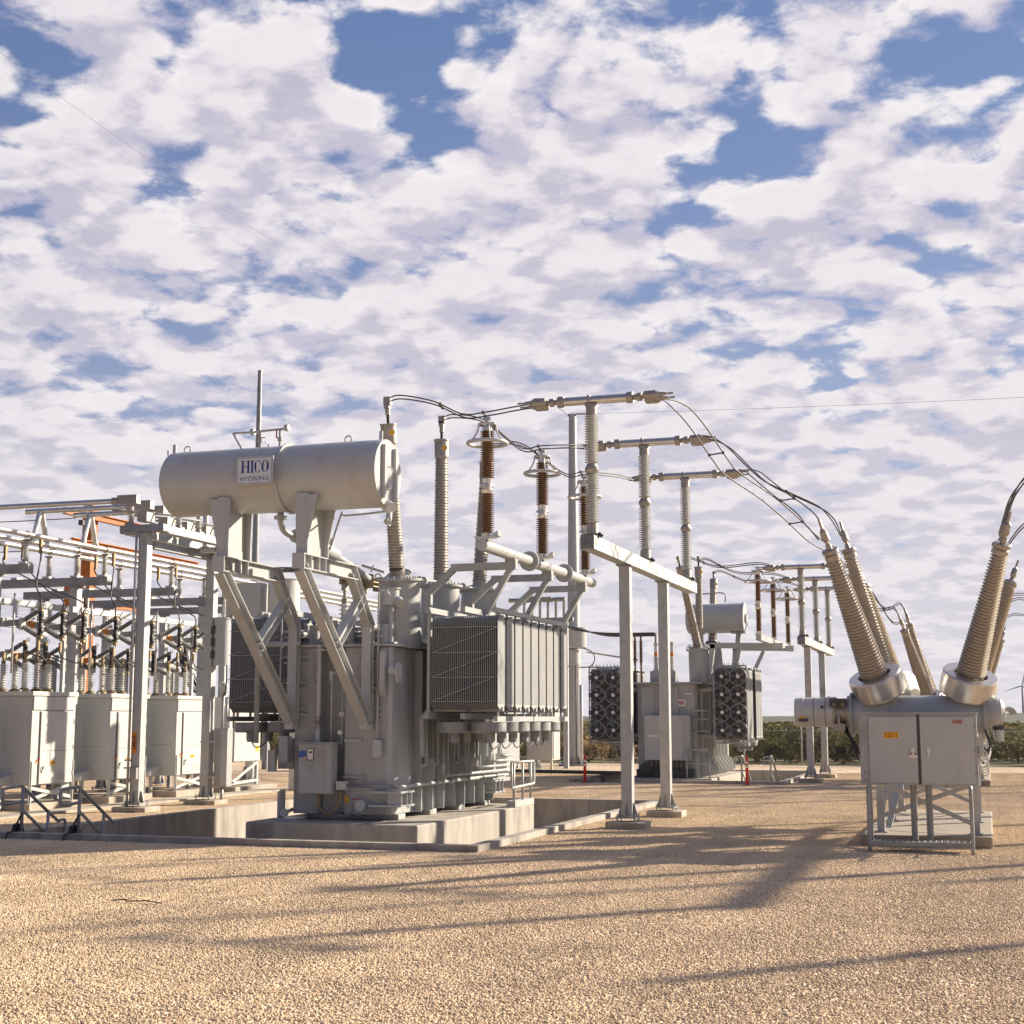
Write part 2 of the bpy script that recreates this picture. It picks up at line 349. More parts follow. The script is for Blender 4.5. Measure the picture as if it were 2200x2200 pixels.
# concrete containment walls with raised kerbs round the two oil pits
def pit_wall(p, label, lext=0):
    x0, x1, y0, y1, zb = p; w = .24; T = .13; m = MB()
    m.box(x0-w-lext, x1+w, y0-w, y0, zb, T); m.box(x0-w, x1+w, y1, y1+w, zb, T); m.box(x0-w, x0, y0, y1, zb, T); m.box(x1, x1+w, y0, y1, zb, T)
    k = x0 + 1.9
    while k < x1: m.box(k-.006, k+.006, y0-w-.002, y0+.002, zb, T+.002, 1); m.box(k-.006, k+.006, y1-.002, y1+w+.002, zb, T+.002, 1); k += 3.05
    k = y0 + 2.6
    while k < y1: m.box(x1-.002, x1+w+.002, k-.006, k+.006, zb, T+.002, 1); m.box(x0-w-.002, x0+.002, k-.006, k+.006, zb, T+.002, 1); k += 3.05
    o = m.build('pit_wall', [M['concw'], M['dark']], None, (x0, y0, 0), bevel=.02)
    return tag(o, label, 'concrete wall', 'containment pit walls')
pit_wall(PITS[0], 'low concrete kerb wall of the oil pit round the near transformer', 2.2)
pit_wall(PITS[1], 'low concrete kerb wall of the oil pit round the far transformer')
def plinth(x0, x1, y0, y1, z0, z1, label, name='concrete_plinth', group=None):
    return tag(MB().box(x0, x1, y0, y1, z0, z1).build(name, M['padc' if name == 'concrete_pad' else 'concw'], None, ((x0+x1)/2, (y0+y1)/2, z0), bevel=.035), label, 'concrete base', group)
plinth(-14.78, -10.93, 27.4, 35.3, -.85, .3, 'large stained concrete plinth carrying the near transformer')
plinth(-13.9, -10.3, 56.6, 65.2, -.85, .12, 'concrete plinth carrying the far transformer with fans')
plinth(-2.42, 0.0, 29.0, 37.2, 0, .22, 'concrete pad under the near circuit breaker', 'concrete_pad', 'breaker pads')
plinth(-2.42, 0.0, 56.0, 64.2, 0, .22, 'concrete pad under the circuit breaker standing behind', 'concrete_pad', 'breaker pads')
tag(MB().box(-23.55, -22.75, 22, 60, 0, .07).build('cable_trench_cover', M['conc'], None, (-23.2, 40, 0), bevel=.01), 'long pale concrete trench cover running past the switchgear cabinets', 'trench cover')

# loose crushed stone over the yard in front of the plant
def gravel_stones():
    pts = []
    rnd = random.Random(3); ca, sa = math.cos(R(18.07)), math.sin(R(18.07))
    for iy in range(6, 78):
        for ix in range(-42, 22):
            x, y = ix+.5, iy+.5
            f = -x*sa + y*ca; r = x*ca + y*sa
            if f < 6.5 or f > 66 or abs(r) > .375*f + 3.5: continue
            if any(p[0]-.51 < x < p[1]+.51 and p[2]-.51 < y < p[3]+.51 for p in PITS): continue
            pts.append((x, y, .0))
    for p in PITS:
        x = p[0]
        while x < p[1]+1: pts.append((x, p[2]-.72, 0)); x += 1.0
    me = bpy.data.meshes.new('gravel'); me.from_pydata(pts, [], []); me.materials.append(M['stone'])
    o = bpy.data.objects.new('gravel', me); COL.objects.link(o); o['kind'] = 'stuff'; o['label'] = 'loose pale crushed limestone covering the yard'; o['category'] = 'gravel'
    ng = bpy.data.node_groups.new('gravel_scatter', 'GeometryNodeTree'); ng.is_modifier = True
    ng.interface.new_socket('Geometry', in_out='INPUT', socket_type='NodeSocketGeometry'); ng.interface.new_socket('Geometry', in_out='OUTPUT', socket_type='NodeSocketGeometry')
    N = lambda t, **k: nd(ng, t, **k); K = ng.links.new
    gi = N('NodeGroupInput'); go = N('NodeGroupOutput'); jn = N('GeometryNodeJoinGeometry')
    for sdd, dens in ((1, 940), (2, 900), (5, 980)):
        g = N('GeometryNodeMeshGrid'); g.inputs['Size X'].default_value = 1.12; g.inputs['Size Y'].default_value = 1.12; g.inputs['Vertices X'].default_value = 2; g.inputs['Vertices Y'].default_value = 2
        d = N('GeometryNodeDistributePointsOnFaces'); d.inputs['Density'].default_value = dens; d.inputs['Seed'].default_value = sdd; K(g.outputs[0], d.inputs[0])
        ico = N('GeometryNodeMeshIcoSphere'); ico.inputs['Radius'].default_value = .017; ico.inputs['Subdivisions'].default_value = 1
        rs = N('FunctionNodeRandomValue', data_type='FLOAT_VECTOR'); rs.inputs[0].default_value = (.55,.55,.45); rs.inputs[1].default_value = (1.35,1.2,1.0); rs.inputs['Seed'].default_value = sdd*11
        rr = N('FunctionNodeRandomValue', data_type='FLOAT_VECTOR'); rr.inputs[0].default_value = (0,0,0); rr.inputs[1].default_value = (6.28,6.28,6.28); rr.inputs['Seed'].default_value = sdd*17
        io = N('GeometryNodeInstanceOnPoints'); K(d.outputs[0], io.inputs['Points']); K(ico.outputs[0], io.inputs['Instance']); K(rs.outputs[0], io.inputs['Scale']); K(rr.outputs[0], io.inputs['Rotation'])
        st = N('GeometryNodeStoreNamedAttribute', data_type='FLOAT', domain='INSTANCE'); st.inputs['Name'].default_value = 'tint'
        rt = N('FunctionNodeRandomValue', data_type='FLOAT'); rt.inputs['Seed'].default_value = sdd*23
        K(io.outputs[0], st.inputs[0]); K(rt.outputs[1], st.inputs['Value'])
        rl = N('GeometryNodeRealizeInstances'); K(st.outputs[0], rl.inputs[0])
        gt = N('GeometryNodeGeometryToInstance'); K(rl.outputs[0], gt.inputs[0]); K(gt.outputs[0], jn.inputs[0])
    mp = N('GeometryNodeMeshToPoints'); K(gi.outputs[0], mp.inputs[0])
    ii = N('GeometryNodeInstanceOnPoints'); ii.inputs['Pick Instance'].default_value = True; K(mp.outputs[0], ii.inputs['Points']); K(jn.outputs[0], ii.inputs['Instance'])
    ri = N('FunctionNodeRandomValue', data_type='INT'); ri.inputs[4].default_value = 0; ri.inputs[5].default_value = 2; ri.inputs['Seed'].default_value = 4; K(ri.outputs[2], ii.inputs['Instance Index'])
    rk = N('FunctionNodeRandomValue', data_type='INT'); rk.inputs[4].default_value = 0; rk.inputs[5].default_value = 3; rk.inputs['Seed'].default_value = 9
    mm = N('ShaderNodeMath', operation='MULTIPLY'); mm.inputs[1].default_value = math.pi/2; K(rk.outputs[2], mm.inputs[0])
    cx = N('ShaderNodeCombineXYZ'); K(mm.outputs[0], cx.inputs[2]); K(cx.outputs[0], ii.inputs['Rotation'])
    sm = N('GeometryNodeSetMaterial'); sm.inputs['Material'].default_value = M['stone']; K(ii.outputs[0], sm.inputs[0]); K(sm.outputs[0], go.inputs[0])
    md = o.modifiers.new('scatter', 'NODES'); md.node_group = ng
gravel_stones()
tw = MB(); tw.tube([(-11.15,17.03,.03),(-10.98,17.05,.045),(-10.85,17.0,.035),(-10.6,17.04,.045),(-10.36,16.98,.03)], .009, 6).tube([(-10.98,17.05,.045),(-10.9,17.13,.05)], .006, 5).tube([(-10.6,17.04,.045),(-10.52,16.95,.045)], .006, 5)
tag(tw.build('twig', M['bark'], None, (-10.8,17.0,0)), 'dark dry twig lying on the gravel in the left foreground', 'twig')

# ------------------------------------------------------------------ scrub and fence
def leaf_mat(name, c1, c2):
    m = bpy.data.materials.new(name); m.use_nodes = True; nt = m.node_tree; L = nt.links.new; p = nt.nodes['Principled BSDF']; p.inputs['Roughness'].default_value = .7; p.inputs['Specular IOR Level'].default_value = .2
    g = nd(nt, 'ShaderNodeNewGeometry'); r = nd(nt, 'ShaderNodeValToRGB'); r.color_ramp.elements[0].color = (*c1, 1); r.color_ramp.elements[1].color = (*c2, 1); L(g.outputs['Random Per Island'], r.inputs[0])
    oi = nd(nt, 'ShaderNodeObjectInfo'); mr = nd(nt, 'ShaderNodeMapRange'); mr.inputs[3].default_value = .7; mr.inputs[4].default_value = 1.45; L(oi.outputs['Random'], mr.inputs[0])
    mx = nd(nt, 'ShaderNodeMixRGB', blend_type='MULTIPLY'); mx.inputs[0].default_value = 1; L(r.outputs[0], mx.inputs[1]); L(mr.outputs[0], mx.inputs[2]); L(mx.outputs[0], p.inputs['Base Color'])
    tl = nd(nt, 'ShaderNodeBsdfTranslucent'); L(mx.outputs[0], tl.inputs[0]); ms = nd(nt, 'ShaderNodeMixShader'); ms.inputs[0].default_value = .4; L(p.outputs[0], ms.inputs[1]); L(tl.outputs[0], ms.inputs[2]); L(ms.outputs[0], nt.nodes['Material Output'].inputs[0])
    return m
LEAF = [leaf_mat('juniper_leaf', (.045,.052,.018), (.115,.115,.042)), leaf_mat('olive_leaf', (.085,.078,.028), (.185,.155,.062)), leaf_mat('dry_brush', (.24,.16,.08), (.40,.29,.15))]
def bush(name, w, hgt, nleaf, lm, seed, leaf=.13):
    r = random.Random(seed); m = MB(); lumps = [(r.uniform(-.65,.65)*w, r.uniform(-.65,.65)*w, r.uniform(.3,.85)*hgt, r.uniform(.28,.5)*w) for _ in range(9)]
    for _ in range(nleaf):
        lx, ly, lz, lr = r.choice(lumps); d = V((r.gauss(0,1), r.gauss(0,1), r.gauss(0,.8))).normalized()*lr*r.random()**.35
        c = V((lx+d.x, ly+d.y, max(.08, lz+d.z))); u = V((r.gauss(0,1), r.gauss(0,1), r.gauss(0,1))).normalized(); w2 = u.orthogonal().normalized(); s = leaf*r.uniform(.5,1.2)
        m.poly([c-u*s-w2*s*.4, c+u*s*.2-w2*s*.5, c+u*s, c+w2*s*.6])
    return m
def shrub(loc, w, hgt, nleaf, li, seed, label, group):
    t = thing('shrub', label, 'shrub', loc, group); r = random.Random(seed)
    o = bush('foliage', w, hgt, nleaf, LEAF[li], seed).build('foliage', LEAF[li]); o.parent = t
    tr = MB()
    for _ in range(5): tr.tube([(0,0,0), (r.uniform(-.3,.3)*w, r.uniform(-.3,.3)*w, hgt*.3), (r.uniform(-.6,.6)*w, r.uniform(-.6,.6)*w, hgt*.65)], .03, 5)
    o2 = tr.build('stem', M['bark']); o2.parent = t
    return t
SH = [shrub((-9.2,82,0), 1.5, 1.9, 620, 0, 1, 'dark green juniper shrub growing close behind the chain-link fence', 'dark shrubs behind the fence'),
      shrub((-13.5,83,0), 1.6, 1.7, 560, 1, 2, 'olive green shrub growing behind the chain-link fence', 'olive shrubs behind the fence'),
      shrub((-16.5,82,0), 1.3, 1.1, 420, 2, 3, 'dry straw-coloured brush clump behind the chain-link fence', 'dry brush behind the fence')]
rr = random.Random(21)
for i in range(46):
    x = -34 + i*.95 + rr.uniform(-.4,.4); k = 0 if x > -11 and rr.random() < .75 else rr.choice((0,1,1,2))
    if x < -16 and rr.random() < .5: k = 2
    c = dup(SH[k], V((x, rr.uniform(80.6, 88), 0)) - V(SH[k].location), rz=rr.uniform(0,6.28)); q = rr.uniform(.65,1.22); c.scale = (q*rr.uniform(.8,1.3), q, q)
def scrub_field():
    pts = []; sc = []
    r = random.Random(5); ca, sa = math.cos(R(18.07)), math.sin(R(18.07))
    for _ in range(5200):
        f = 84 + 820*r.random()**1.7; rt = r.uniform(-.4,.4)*f; x = rt*ca - f*sa; y = rt*sa + f*ca
        if y < 85: continue
        pts.append((x, y, 0)); sc.append(r.choice((.3,.4,.55,.7))*r.uniform(.8,1.15)*(1 + f*.0003))
    me = bpy.data.meshes.new('scrubland'); me.from_pydata(pts, [], []); a = me.attributes.new('size', 'FLOAT', 'POINT'); a.data.foreach_set('value', sc)
    o = bpy.data.objects.new('scrubland', me); COL.objects.link(o); o['kind'] = 'stuff'; o['label'] = 'rolling olive and brown scrub stretching to the horizon'; o['category'] = 'scrubland'
    ng = bpy.data.node_groups.new('scrub_scatter', 'GeometryNodeTree'); ng.is_modifier = True
    ng.interface.new_socket('Geometry', in_out='INPUT', socket_type='NodeSocketGeometry'); ng.interface.new_socket('Geometry', in_out='OUTPUT', socket_type='NodeSocketGeometry')
    N = lambda t, **k: nd(ng, t, **k); K = ng.links.new
    gi = N('NodeGroupInput'); go = N('NodeGroupOutput'); jn = N('GeometryNodeJoinGeometry')
    for s in SH:
        oi = N('GeometryNodeObjectInfo'); oi.inputs[0].default_value = kids(s)[0]; oi.inputs['As Instance'].default_value = True; K(oi.outputs['Geometry'], jn.inputs[0])
    mp = N('GeometryNodeMeshToPoints'); K(gi.outputs[0], mp.inputs[0])
    ii = N('GeometryNodeInstanceOnPoints'); ii.inputs['Pick Instance'].default_value = True; K(mp.outputs[0], ii.inputs['Points']); K(jn.outputs[0], ii.inputs['Instance'])
    ri = N('FunctionNodeRandomValue', data_type='INT'); ri.inputs[4].default_value = 0; ri.inputs[5].default_value = 2; ri.inputs['Seed'].default_value = 3; K(ri.outputs[2], ii.inputs['Instance Index'])
    rk = N('FunctionNodeRandomValue', data_type='FLOAT'); rk.inputs[3].default_value = 6.28; cx = N('ShaderNodeCombineXYZ'); K(rk.outputs[1], cx.inputs[2]); K(cx.outputs[0], ii.inputs['Rotation'])
    na = N('GeometryNodeInputNamedAttribute', data_type='FLOAT'); na.inputs[0].default_value = 'size'; K(na.outputs[0], ii.inputs['Scale']); K(ii.outputs[0], go.inputs[0])
    md = o.modifiers.new('scatter', 'NODES'); md.node_group = ng
scrub_field()
def fence_mat():
    m = bpy.data.materials.new('chain_link_mesh'); m.use_nodes = True; nt = m.node_tree; L = nt.links.new; p = nt.nodes['Principled BSDF']; p.inputs['Base Color'].default_value = (.24,.235,.22,1)
    tc = nd(nt, 'ShaderNodeTexCoord'); acc = None
    for a in (1, -1):
        mp = nd(nt, 'ShaderNodeMapping'); mp.inputs['Rotation'].default_value = (0, R(45*a), 0); L(tc.outputs['Object'], mp.inputs[0])
        w = nd(nt, 'ShaderNodeTexWave', wave_type='BANDS', bands_direction='X'); w.inputs['Scale'].default_value = 5.2; L(mp.outputs[0], w.inputs[0])
        g = nd(nt, 'ShaderNodeMath', operation='GREATER_THAN'); g.inputs[1].default_value = .984; L(w.outputs['Fac'], g.inputs[0])
        if acc is None: acc = g.outputs[0]
        else: q = nd(nt, 'ShaderNodeMath', operation='MAXIMUM'); L(acc, q.inputs[0]); L(g.outputs[0], q.inputs[1]); acc = q.outputs[0]
    L(acc, p.inputs['Alpha']); return m
M['mesh'] = fence_mat()
fe = thing('chain_link_fence', 'galvanised chain-link fence running along the back of the gravel yard', 'fence', (-10,78,0))
fx0, fx1, fy = -62, 34, 78
MB().poly([(fx0,fy,.03),(fx1,fy,.03),(fx1,fy,1.82),(fx0,fy,1.82)]).build('wire_mesh', M['mesh'], fe)
rail = MB().tube([(fx0,fy,1.82),(fx1,fy,1.82)], .022, 6)
for k in range(3): rail.tube([(fx0,fy-.07-.07*k,1.93+.07*k),(fx1,fy-.07-.07*k,1.93+.07*k)], .006, 4)
rail.build('top_rail', M['galvd'], fe)
for i in range(32):
    x = fx0 + 1.1 + 3.03*i
    MB().tube([(x,fy+.03,0),(x,fy+.03,1.84),(x,fy-.24,2.12)], .045, 8).build('fence_post', M['galv'], fe)
# ------------------------------------------------------------------ shared electrical pieces
def sheds(t0, t1, n, rc0, rs0, rc1=None, rs1=None, alt=0., m=0):   # core and shed radii at both ends
    rc1 = rc0 if rc1 is None else rc1; rs1 = rs0 if rs1 is None else rs1; P = []; h = (t1-t0)/n
    for i in range(n):
        a = t0+i*h; k = (i+.5)/n; rc = rc0+(rc1-rc0)*k; rs = rs0+(rs1-rs0)*k - (alt if i % 2 else 0)
        P += [(a, rc, m), (a+h*.28, rc, m), (a+h*.5, rs, m), (a+h*.58, rs, m), (a+h*.72, rc, m), (a+h, rc, m)]
    return P
def lerp(p, q, t): p = V(p); return p + (V(q)-p)*t
def sag(p, q, d, n=14): return [lerp(p, q, i/n) + V((0,0,-d*4*(i/n)*(1-i/n))) for i in range(n+1)]
def spline(P, n=8):                                   # Catmull-Rom through the points
    P = [V(p) for p in P]; P = [P[0]*2-P[1]] + P + [P[-1]*2-P[-2]]; out = []
    for i in range(1, len(P)-2):
        a, b, c, d = P[i-1:i+3]
        for k in range(n):
            t = k/n; out.append(.5*((2*b) + (c-a)*t + (2*a-5*b+4*c-d)*t*t + (3*b-a-3*c+d)*t**3))
    return out + [P[-2]]

def radiator(root, x0, x1, yc, w, z0, z1, nf, org=None, label=None):
    m = MB(); h = w/2
    for i in range(nf):                               # pressed fins with chamfered ends
        x = x0 + (x1-x0)*(i+.5)/nf; t = .0045; e = .13; q = .30
        m.prism((x-t, yc, 0), (0,1,0), (0,0,1), [(-h,z0+e),(-h*q,z0+.02),(h*q,z0+.02),(h,z0+e),(h,z1-e),(h*q,z1-.02),(-h*q,z1-.02),(-h,z1-e)], t*2)
    for s in (x0, x1):                                # pressed flutes on the outer faces
        d = 1 if s == x1 else -1; xe = (x0 + (x1-x0)*((nf-.5)/nf if d > 0 else .5/nf)) + d*.0048
        for k in range(6):
            y = yc - h + w*(k+.5)/6; m.box(min(xe, xe+d*.006), max(xe, xe+d*.006), y-w*.052, y+w*.052, z0+.16, z1-.16)
    for z in (z0+.05, z1-.05): m.cyl((x0-.02,yc,z), (x1+.03,yc,z), .05, n=10)
    return m.build('radiator', M['rad'], root, label=label)

# ------------------------------------------------------------------ near transformer
T = thing('power_transformer', 'big grey power transformer with long conservator drum on two slanted brackets and dark finned radiators', 'transformer', (-13.1, 31.8, .3))
tk = MB()
outline = [(-14.2,28.42),(-13.62,28.42),(-13.62,28.8),(-13.02,28.8),(-13.02,28.42),(-12.03,28.42),(-11.96,28.5),(-11.96,34.85),(-12.2,35.15),(-14.0,35.15),(-14.2,34.9)]
tk.prism((0,0,.42), (1,0,0), (0,1,0), outline, 3.52)
tk.box(-13.61,-13.03,28.62,28.79,.45,.9)
tank = tk.build('tank', M['paint'], T, bevel=.02)
lc = MB().prism((-14.05,35.151,0), (0,1,0), (0,0,1), [(0,.75),(2.9,.75),(3.65,1.3),(3.65,3.6),(0,3.6)], 1.6); lc.build('tap_changer_compartment', M['paint'], T, bevel=.02)
cv = MB(); cv.prism((0,0,3.943), (1,0,0), (0,1,0), [(-14.32,28.3),(-12.1,28.3),(-11.78,28.55),(-11.78,34.95),(-12.1,35.28),(-14.1,35.28),(-14.32,35.0)], .055)
for i in range(60):
    y = 28.5+.108*i; cv.cyl((-11.83,y,3.998), (-11.83,y,4.03), .02, n=6)
    if i < 20: cv.cyl((-14.2+.1*i,28.36,3.998), (-14.2+.1*i,28.36,4.03), .02, n=6)
cv.build('tank_cover', M['paint'], T, bevel=.008)
for i in range(8):                                    # vertical stiffeners of the side wall
    y = 29.75 + .69*i; rb = MB().box(-11.958, -11.78, y-.012, y+.012, .42, 3.9); rb.box(-11.958,-11.84,y-.05,y+.05,.42,.46)
    rb.build('stiffener', M['paint'], T)
for i in range(8):
    MB().cyl((-11.957, 29.45+.69*i, .55), (-11.93, 29.45+.69*i, .55), .035, n=12).build('bolt_boss', M['paint2'], T)
for i in range(4):
    a = -14.05; MB().box(a, -11.9, 28.75+1.85*i, 29.15+1.85*i, .3, .419).build('skid', M['paint'], T, bevel=.015)
for y in (28.5, 34.6):                                # jacking brackets at the lower corners
    j = MB().box(-12.35 if y < 30 else -11.957, -11.62, y-.32, y+.45, .88, .92).box(-12.35 if y < 30 else -11.957, -11.62, y-.32, y+.45, .60, .64)
    for k in (-.2, .1, .35): j.box(-11.957, -11.64, y+k-.01, y+k+.01, .64, .88)
    j.build('jacking_bracket', M['paint2'], T)
def dial(x, y, z, r=.09):
    d = MB().cyl((x,y,z), (x,y-.05,z), r, n=20); d.cyl((x,y-.05,z), (x,y-.056,z), r*.85, n=20, m=1); d.box(x-.012, x+.012, y-.062, y-.0565, z-.02, z+.06, 2)
    return d
# conservator drum
cb = MB(); yc, zc, cr = 25.6, 7.15, .665
P = [(0,.52),(.05,.62),(.1,cr),(4.69,cr),(4.74,cr-.01)]
cb.lathe((-15.66,yc,zc), (1,0,0), [(0,.0)]+P, 64)
cons = cb.build('conservator_drum', M['paint2'], T)
MB().lathe((-13.0,yc,zc), (1,0,0), [(0,cr+.001),(0,cr+.045),(.035,cr+.045),(.035,cr+.001)], 64, cap=False).build('weld_flange', M['paint2'], cons)
ec = MB(); ec.cyl((-10.92,yc,zc), (-10.895,yc,zc), cr-.005, n=64)
for s in (-.27, .27):
    hh = .52; ec.prism((-10.894,yc,zc), (0,1,0), (0,0,1), [(s-.05,-hh),(s+.05,-hh),(s+.05,hh),(s-.05,hh)], .075)
ec.cyl((-10.894,yc,zc-.08), (-10.865,yc,zc-.08), .235, n=32)
for k in range(20): a = 2*math.pi*k/20; ec.cyl((-10.864,yc+.205*math.cos(a),zc-.08+.205*math.sin(a)), (-10.84,yc+.205*math.cos(a),zc-.08+.205*math.sin(a)), .014, n=6)
ec.box(-10.864,-10.858,yc-.03,yc+.03,zc-.12,zc+.02)
ec.build('end_cover', M['paint2'], cons, bevel=.006)
og = MB().cyl((-10.93,yc+.02,6.52), (-10.79,yc-.05,6.44), .12, n=20); og.tube([(-10.86,yc,6.4),(-10.86,yc,6.25),(-10.9,yc-.06,6.17)], .06, 10); og.torus((-10.86,yc,6.2), (1,0,0), .085, .015, 16, 6)
og.build('oil_gauge', M['paint2'], cons)
for x in (-15.35, -11.75): lu = MB().torus((x,yc,zc+cr+.06), (0,1,0), .07, .016, 18, 6); lu.box(x-.14,x+.14,yc-.02,yc+.02,zc+cr-.01,zc+cr+.012); lu.build('lifting_lug', M['paint2'], cons)
for x in (-15.8, -15.65, -13.5, -11.05): MB().cyl((x,yc,zc+cr-.03), (x,yc,zc+cr+(.07 if x in (-15.8,-13.5) else .18)), .02 if x in (-15.8,-13.5) else .04, n=8).build('top_fitting', M['paint2'], cons)
vp = MB().tube(spline([(-13.98,yc-.2,zc+cr-.05),(-14.2,yc-.15,8.08),(-14.2,yc-.1,8.13),(-13.86,yc-.05,8.14),(-13.05,yc,8.18)], 5), .024, 8)
for x, z in ((-13.84, 8.14), (-13.08, 8.18)): vp.cyl((x-.04,yc-.04,z), (x+.04,yc-.04,z+.005), .07, n=14)
for x in (-13.68, -13.24): vp.cyl((x,yc-.02,zc+cr-.02), (x,yc-.02,8.15), .028, n=8); vp.cyl((x,yc-.02,7.93), (x,yc-.02,8.0), .055, n=10)
vp.build('vent_pipe', M['paint2'], cons)
MB().box(-13.66,-13.54,yc-.085,yc-.065,8.0,8.015).build('valve_handle', M['redl'], cons); MB().box(-13.30,-13.28,yc-.085,yc-.065,7.98,8.15).build('valve_handle', M['redl'], cons)
# maker's sign on the drum, blue serif lettering over small capitals
sg = MB().box(-13.73,-12.93,24.72,24.755,6.92,7.47)
for x in (-13.6, -13.06): sg.box(x-.03, x+.03, 24.755, 25.03, 7.3, 7.36); sg.box(x-.03, x+.03, 24.755, 25.03, 7.0, 7.06)
sgn = sg.build('name_sign', M['paint2'], cons, bevel=.006)
MB().box(-13.71,-12.95,24.7175,24.7195,6.94,7.45).build('sign_face', mat('sign_white', (.66,.69,.74), None, .4), sgn)
lt = MB(); yy = 24.716; fx = lambda x: -13.66 + x*.66; z0, z1 = 7.15, 7.39
def rect(x0, x1, a, b): lt.poly([(x0,yy,a),(x1,yy,a),(x1,yy,b),(x0,yy,b)])
def stem(x, w=.046): rect(x-w/2, x+w/2, z0, z1); rect(x-w, x+w, z0, z0+.012); rect(x-w, x+w, z1-.012, z1)
hx = -13.60
hx = -13.585; stem(hx, .04); stem(hx+.12, .04); rect(hx, hx+.12, 7.264, 7.28); stem(hx+.205, .04)
def arc(cx, cz, rx, rz, a0, a1, tw, n=28):
    for i in range(n):
        q = [a0+(a1-a0)*k/n for k in (i, i+1)]; p = []
        for a, s in ((q[0],1),(q[1],1),(q[1],0),(q[0],0)):
            th = .008 + tw*abs(math.cos(a)); p.append((cx+(rx-(0 if s else th))*math.cos(a), yy, cz+(rz-(0 if s else .010))*math.sin(a)))
        lt.poly(p)
arc(hx+.325, 7.27, .075, .122, R(40), R(320), .034); rect(hx+.372, hx+.381, 7.31, 7.375)
arc(hx+.485, 7.27, .08, .122, 0, 2*math.pi, .036)
lt.text('HYOSUNG', (-13.33,yy,7.03), (1,0,0), (0,0,1), .118, fat=.006, sx=1.1)
bw = .006
for a, b, c, d in ((-13.70,-12.96,7.435,7.441),(-13.70,-12.96,6.949,6.955),(-13.70,-13.694,6.949,7.441),(-12.966,-12.96,6.949,7.441)): rect(a, b, c, d)
lt.build('lettering', M['blue'], sgn)
# brackets carrying the drum over the kerb
for bx in (-12.42, -14.15):
    f = MB(); n = 'support_bracket'
    f.hbeam((bx,28.22,2.27), (bx,28.22,4.42), .2, .2, (0,1,0)); f.box(bx-.09,bx+.09,28.02,28.3,2.2,2.3)
    f.hbeam((bx,28.29,4.32), (bx,27.28,5.47), .19, .236, (0,1,1), .016); f.hbeam((bx,27.45,5.42), (bx,24.88,5.42), .22, .3, (0,0,1), .022)
    f.hbeam((bx,28.14,2.36), (bx,24.98,5.3), .21, .243, (0,0,1), .020); f.hbeam((bx,26.55,3.86), (bx,27.80,4.9), .18, .2, (0,0,1), .014)
    f.box(bx-.13,bx+.13,24.86,24.875,5.27,5.57)
    for y in (24.95,25.25,25.6,25.9): f.box(bx-.1,bx+.1,y-.008,y+.008,5.29,5.55)
    for s in range(4): f.box(bx-.3,bx+.25,28.33,28.415,2.5+.55*s,2.53+.55*s); f.box(bx-.3,bx+.25,28.33,28.415,2.62+.55*s,2.65+.55*s)
    # saddle column under the drum
    f.box(bx-.12,bx+.12,25.0,25.03,5.571,6.75); f.box(bx-.12,bx+.12,25.92,25.95,5.571,6.68); f.box(bx-.012,bx+.012,25.03,25.92,5.571,6.6)
    for y in (25.015, 25.935):
        for s in (-1, 1):
            fl = .2 if (s > 0) == (bx > -13) else .04; f.prism((bx+s*.12,y-.012,5.571), (1,0,0), (0,0,1), [(0,.25),(s*.01,.25),(s*fl,1.14),(0,1.14)], .024 if s > 0 else -.024)
    f.build('support_bracket', M['paint2'], T)
# front equipment
cab = MB().box(-13.87,-13.12,27.98,28.3,.86,1.9)
c0 = cab.build('control_box', M['paint'], T, bevel=.01)
MB().box(-13.93,-13.06,27.93,28.36,1.902,1.925).build('box_lid', M['paint'], c0)
MB().box(-13.86,-13.30,27.962,27.979,.875,1.89).box(-13.31,-13.285,27.955,27.979,1.0,1.05).box(-13.31,-13.285,27.955,27.979,1.55,1.6).build('box_door', M['paint'], c0, bevel=.004)
MB().box(-13.665,-13.51,27.95,27.961,1.55,1.80).build('window_frame', M['dark'], c0); MB().box(-13.65,-13.525,27.947,27.9495,1.57,1.785).box(-13.62,-13.55,27.944,27.9465,1.70,1.74,1).box(-13.62,-13.55,27.944,27.9465,1.62,1.625,1).build('window_pane', [M['cream'], M['dark']], c0)
MB().box(-13.855,-13.69,27.957,27.9615,1.61,1.75).build('notice_sticker', M['blues'], c0); MB().box(-13.745,-13.70,27.954,27.9565,1.605,1.635).build('notice_sticker', M['yellow'], c0)
pp = MB().cyl((-13.58,28.28,1.92), (-13.58,28.28,3.99), .052, n=14); pp.box(-13.66,-13.42,28.2,28.36,3.86,3.9)
for z, t in ((3.5,.05),(3.2,.06),(2.75,.02)): pp.box(-13.625,-13.60,28.226,28.235,z,z+t,1)
pp.lathe((-13.58,28.28,2.2), (0,0,1), [(0,.0535),(.28,.0535)], 14, 1, cap=False)
pp.build('riser_pipe', [M['paint2'], mat('chipped_dark_paint', (.42,.415,.395), (.05,.045,.04), .5, 0, 14)], T)
MB().tube([(-13.27,28.28,1.92),(-13.27,28.28,3.2),(-13.27,28.28,3.36),(-13.2,28.28,3.4),(-12.9,28.35,3.42)], .024, 8).box(-13.31,-13.23,28.24,28.32,3.22,3.42).build('conduit', M['galv'], T)
cd = MB().tube([(-13.06,28.36,1.9),(-13.06,28.36,3.4)], .012, 6).cyl((-13.055,28.36,2.52), (-13.055,28.3,2.52), .05, n=16, m=1).cyl((-13.085,28.36,2.13), (-13.085,28.31,2.13), .05, n=16, m=1).cyl((-13.055,28.3,2.52), (-13.055,28.29,2.52), .018, n=8, m=2)
cd.build('spool_line', [M['paint2'], M['cream'], M['brass']], T)
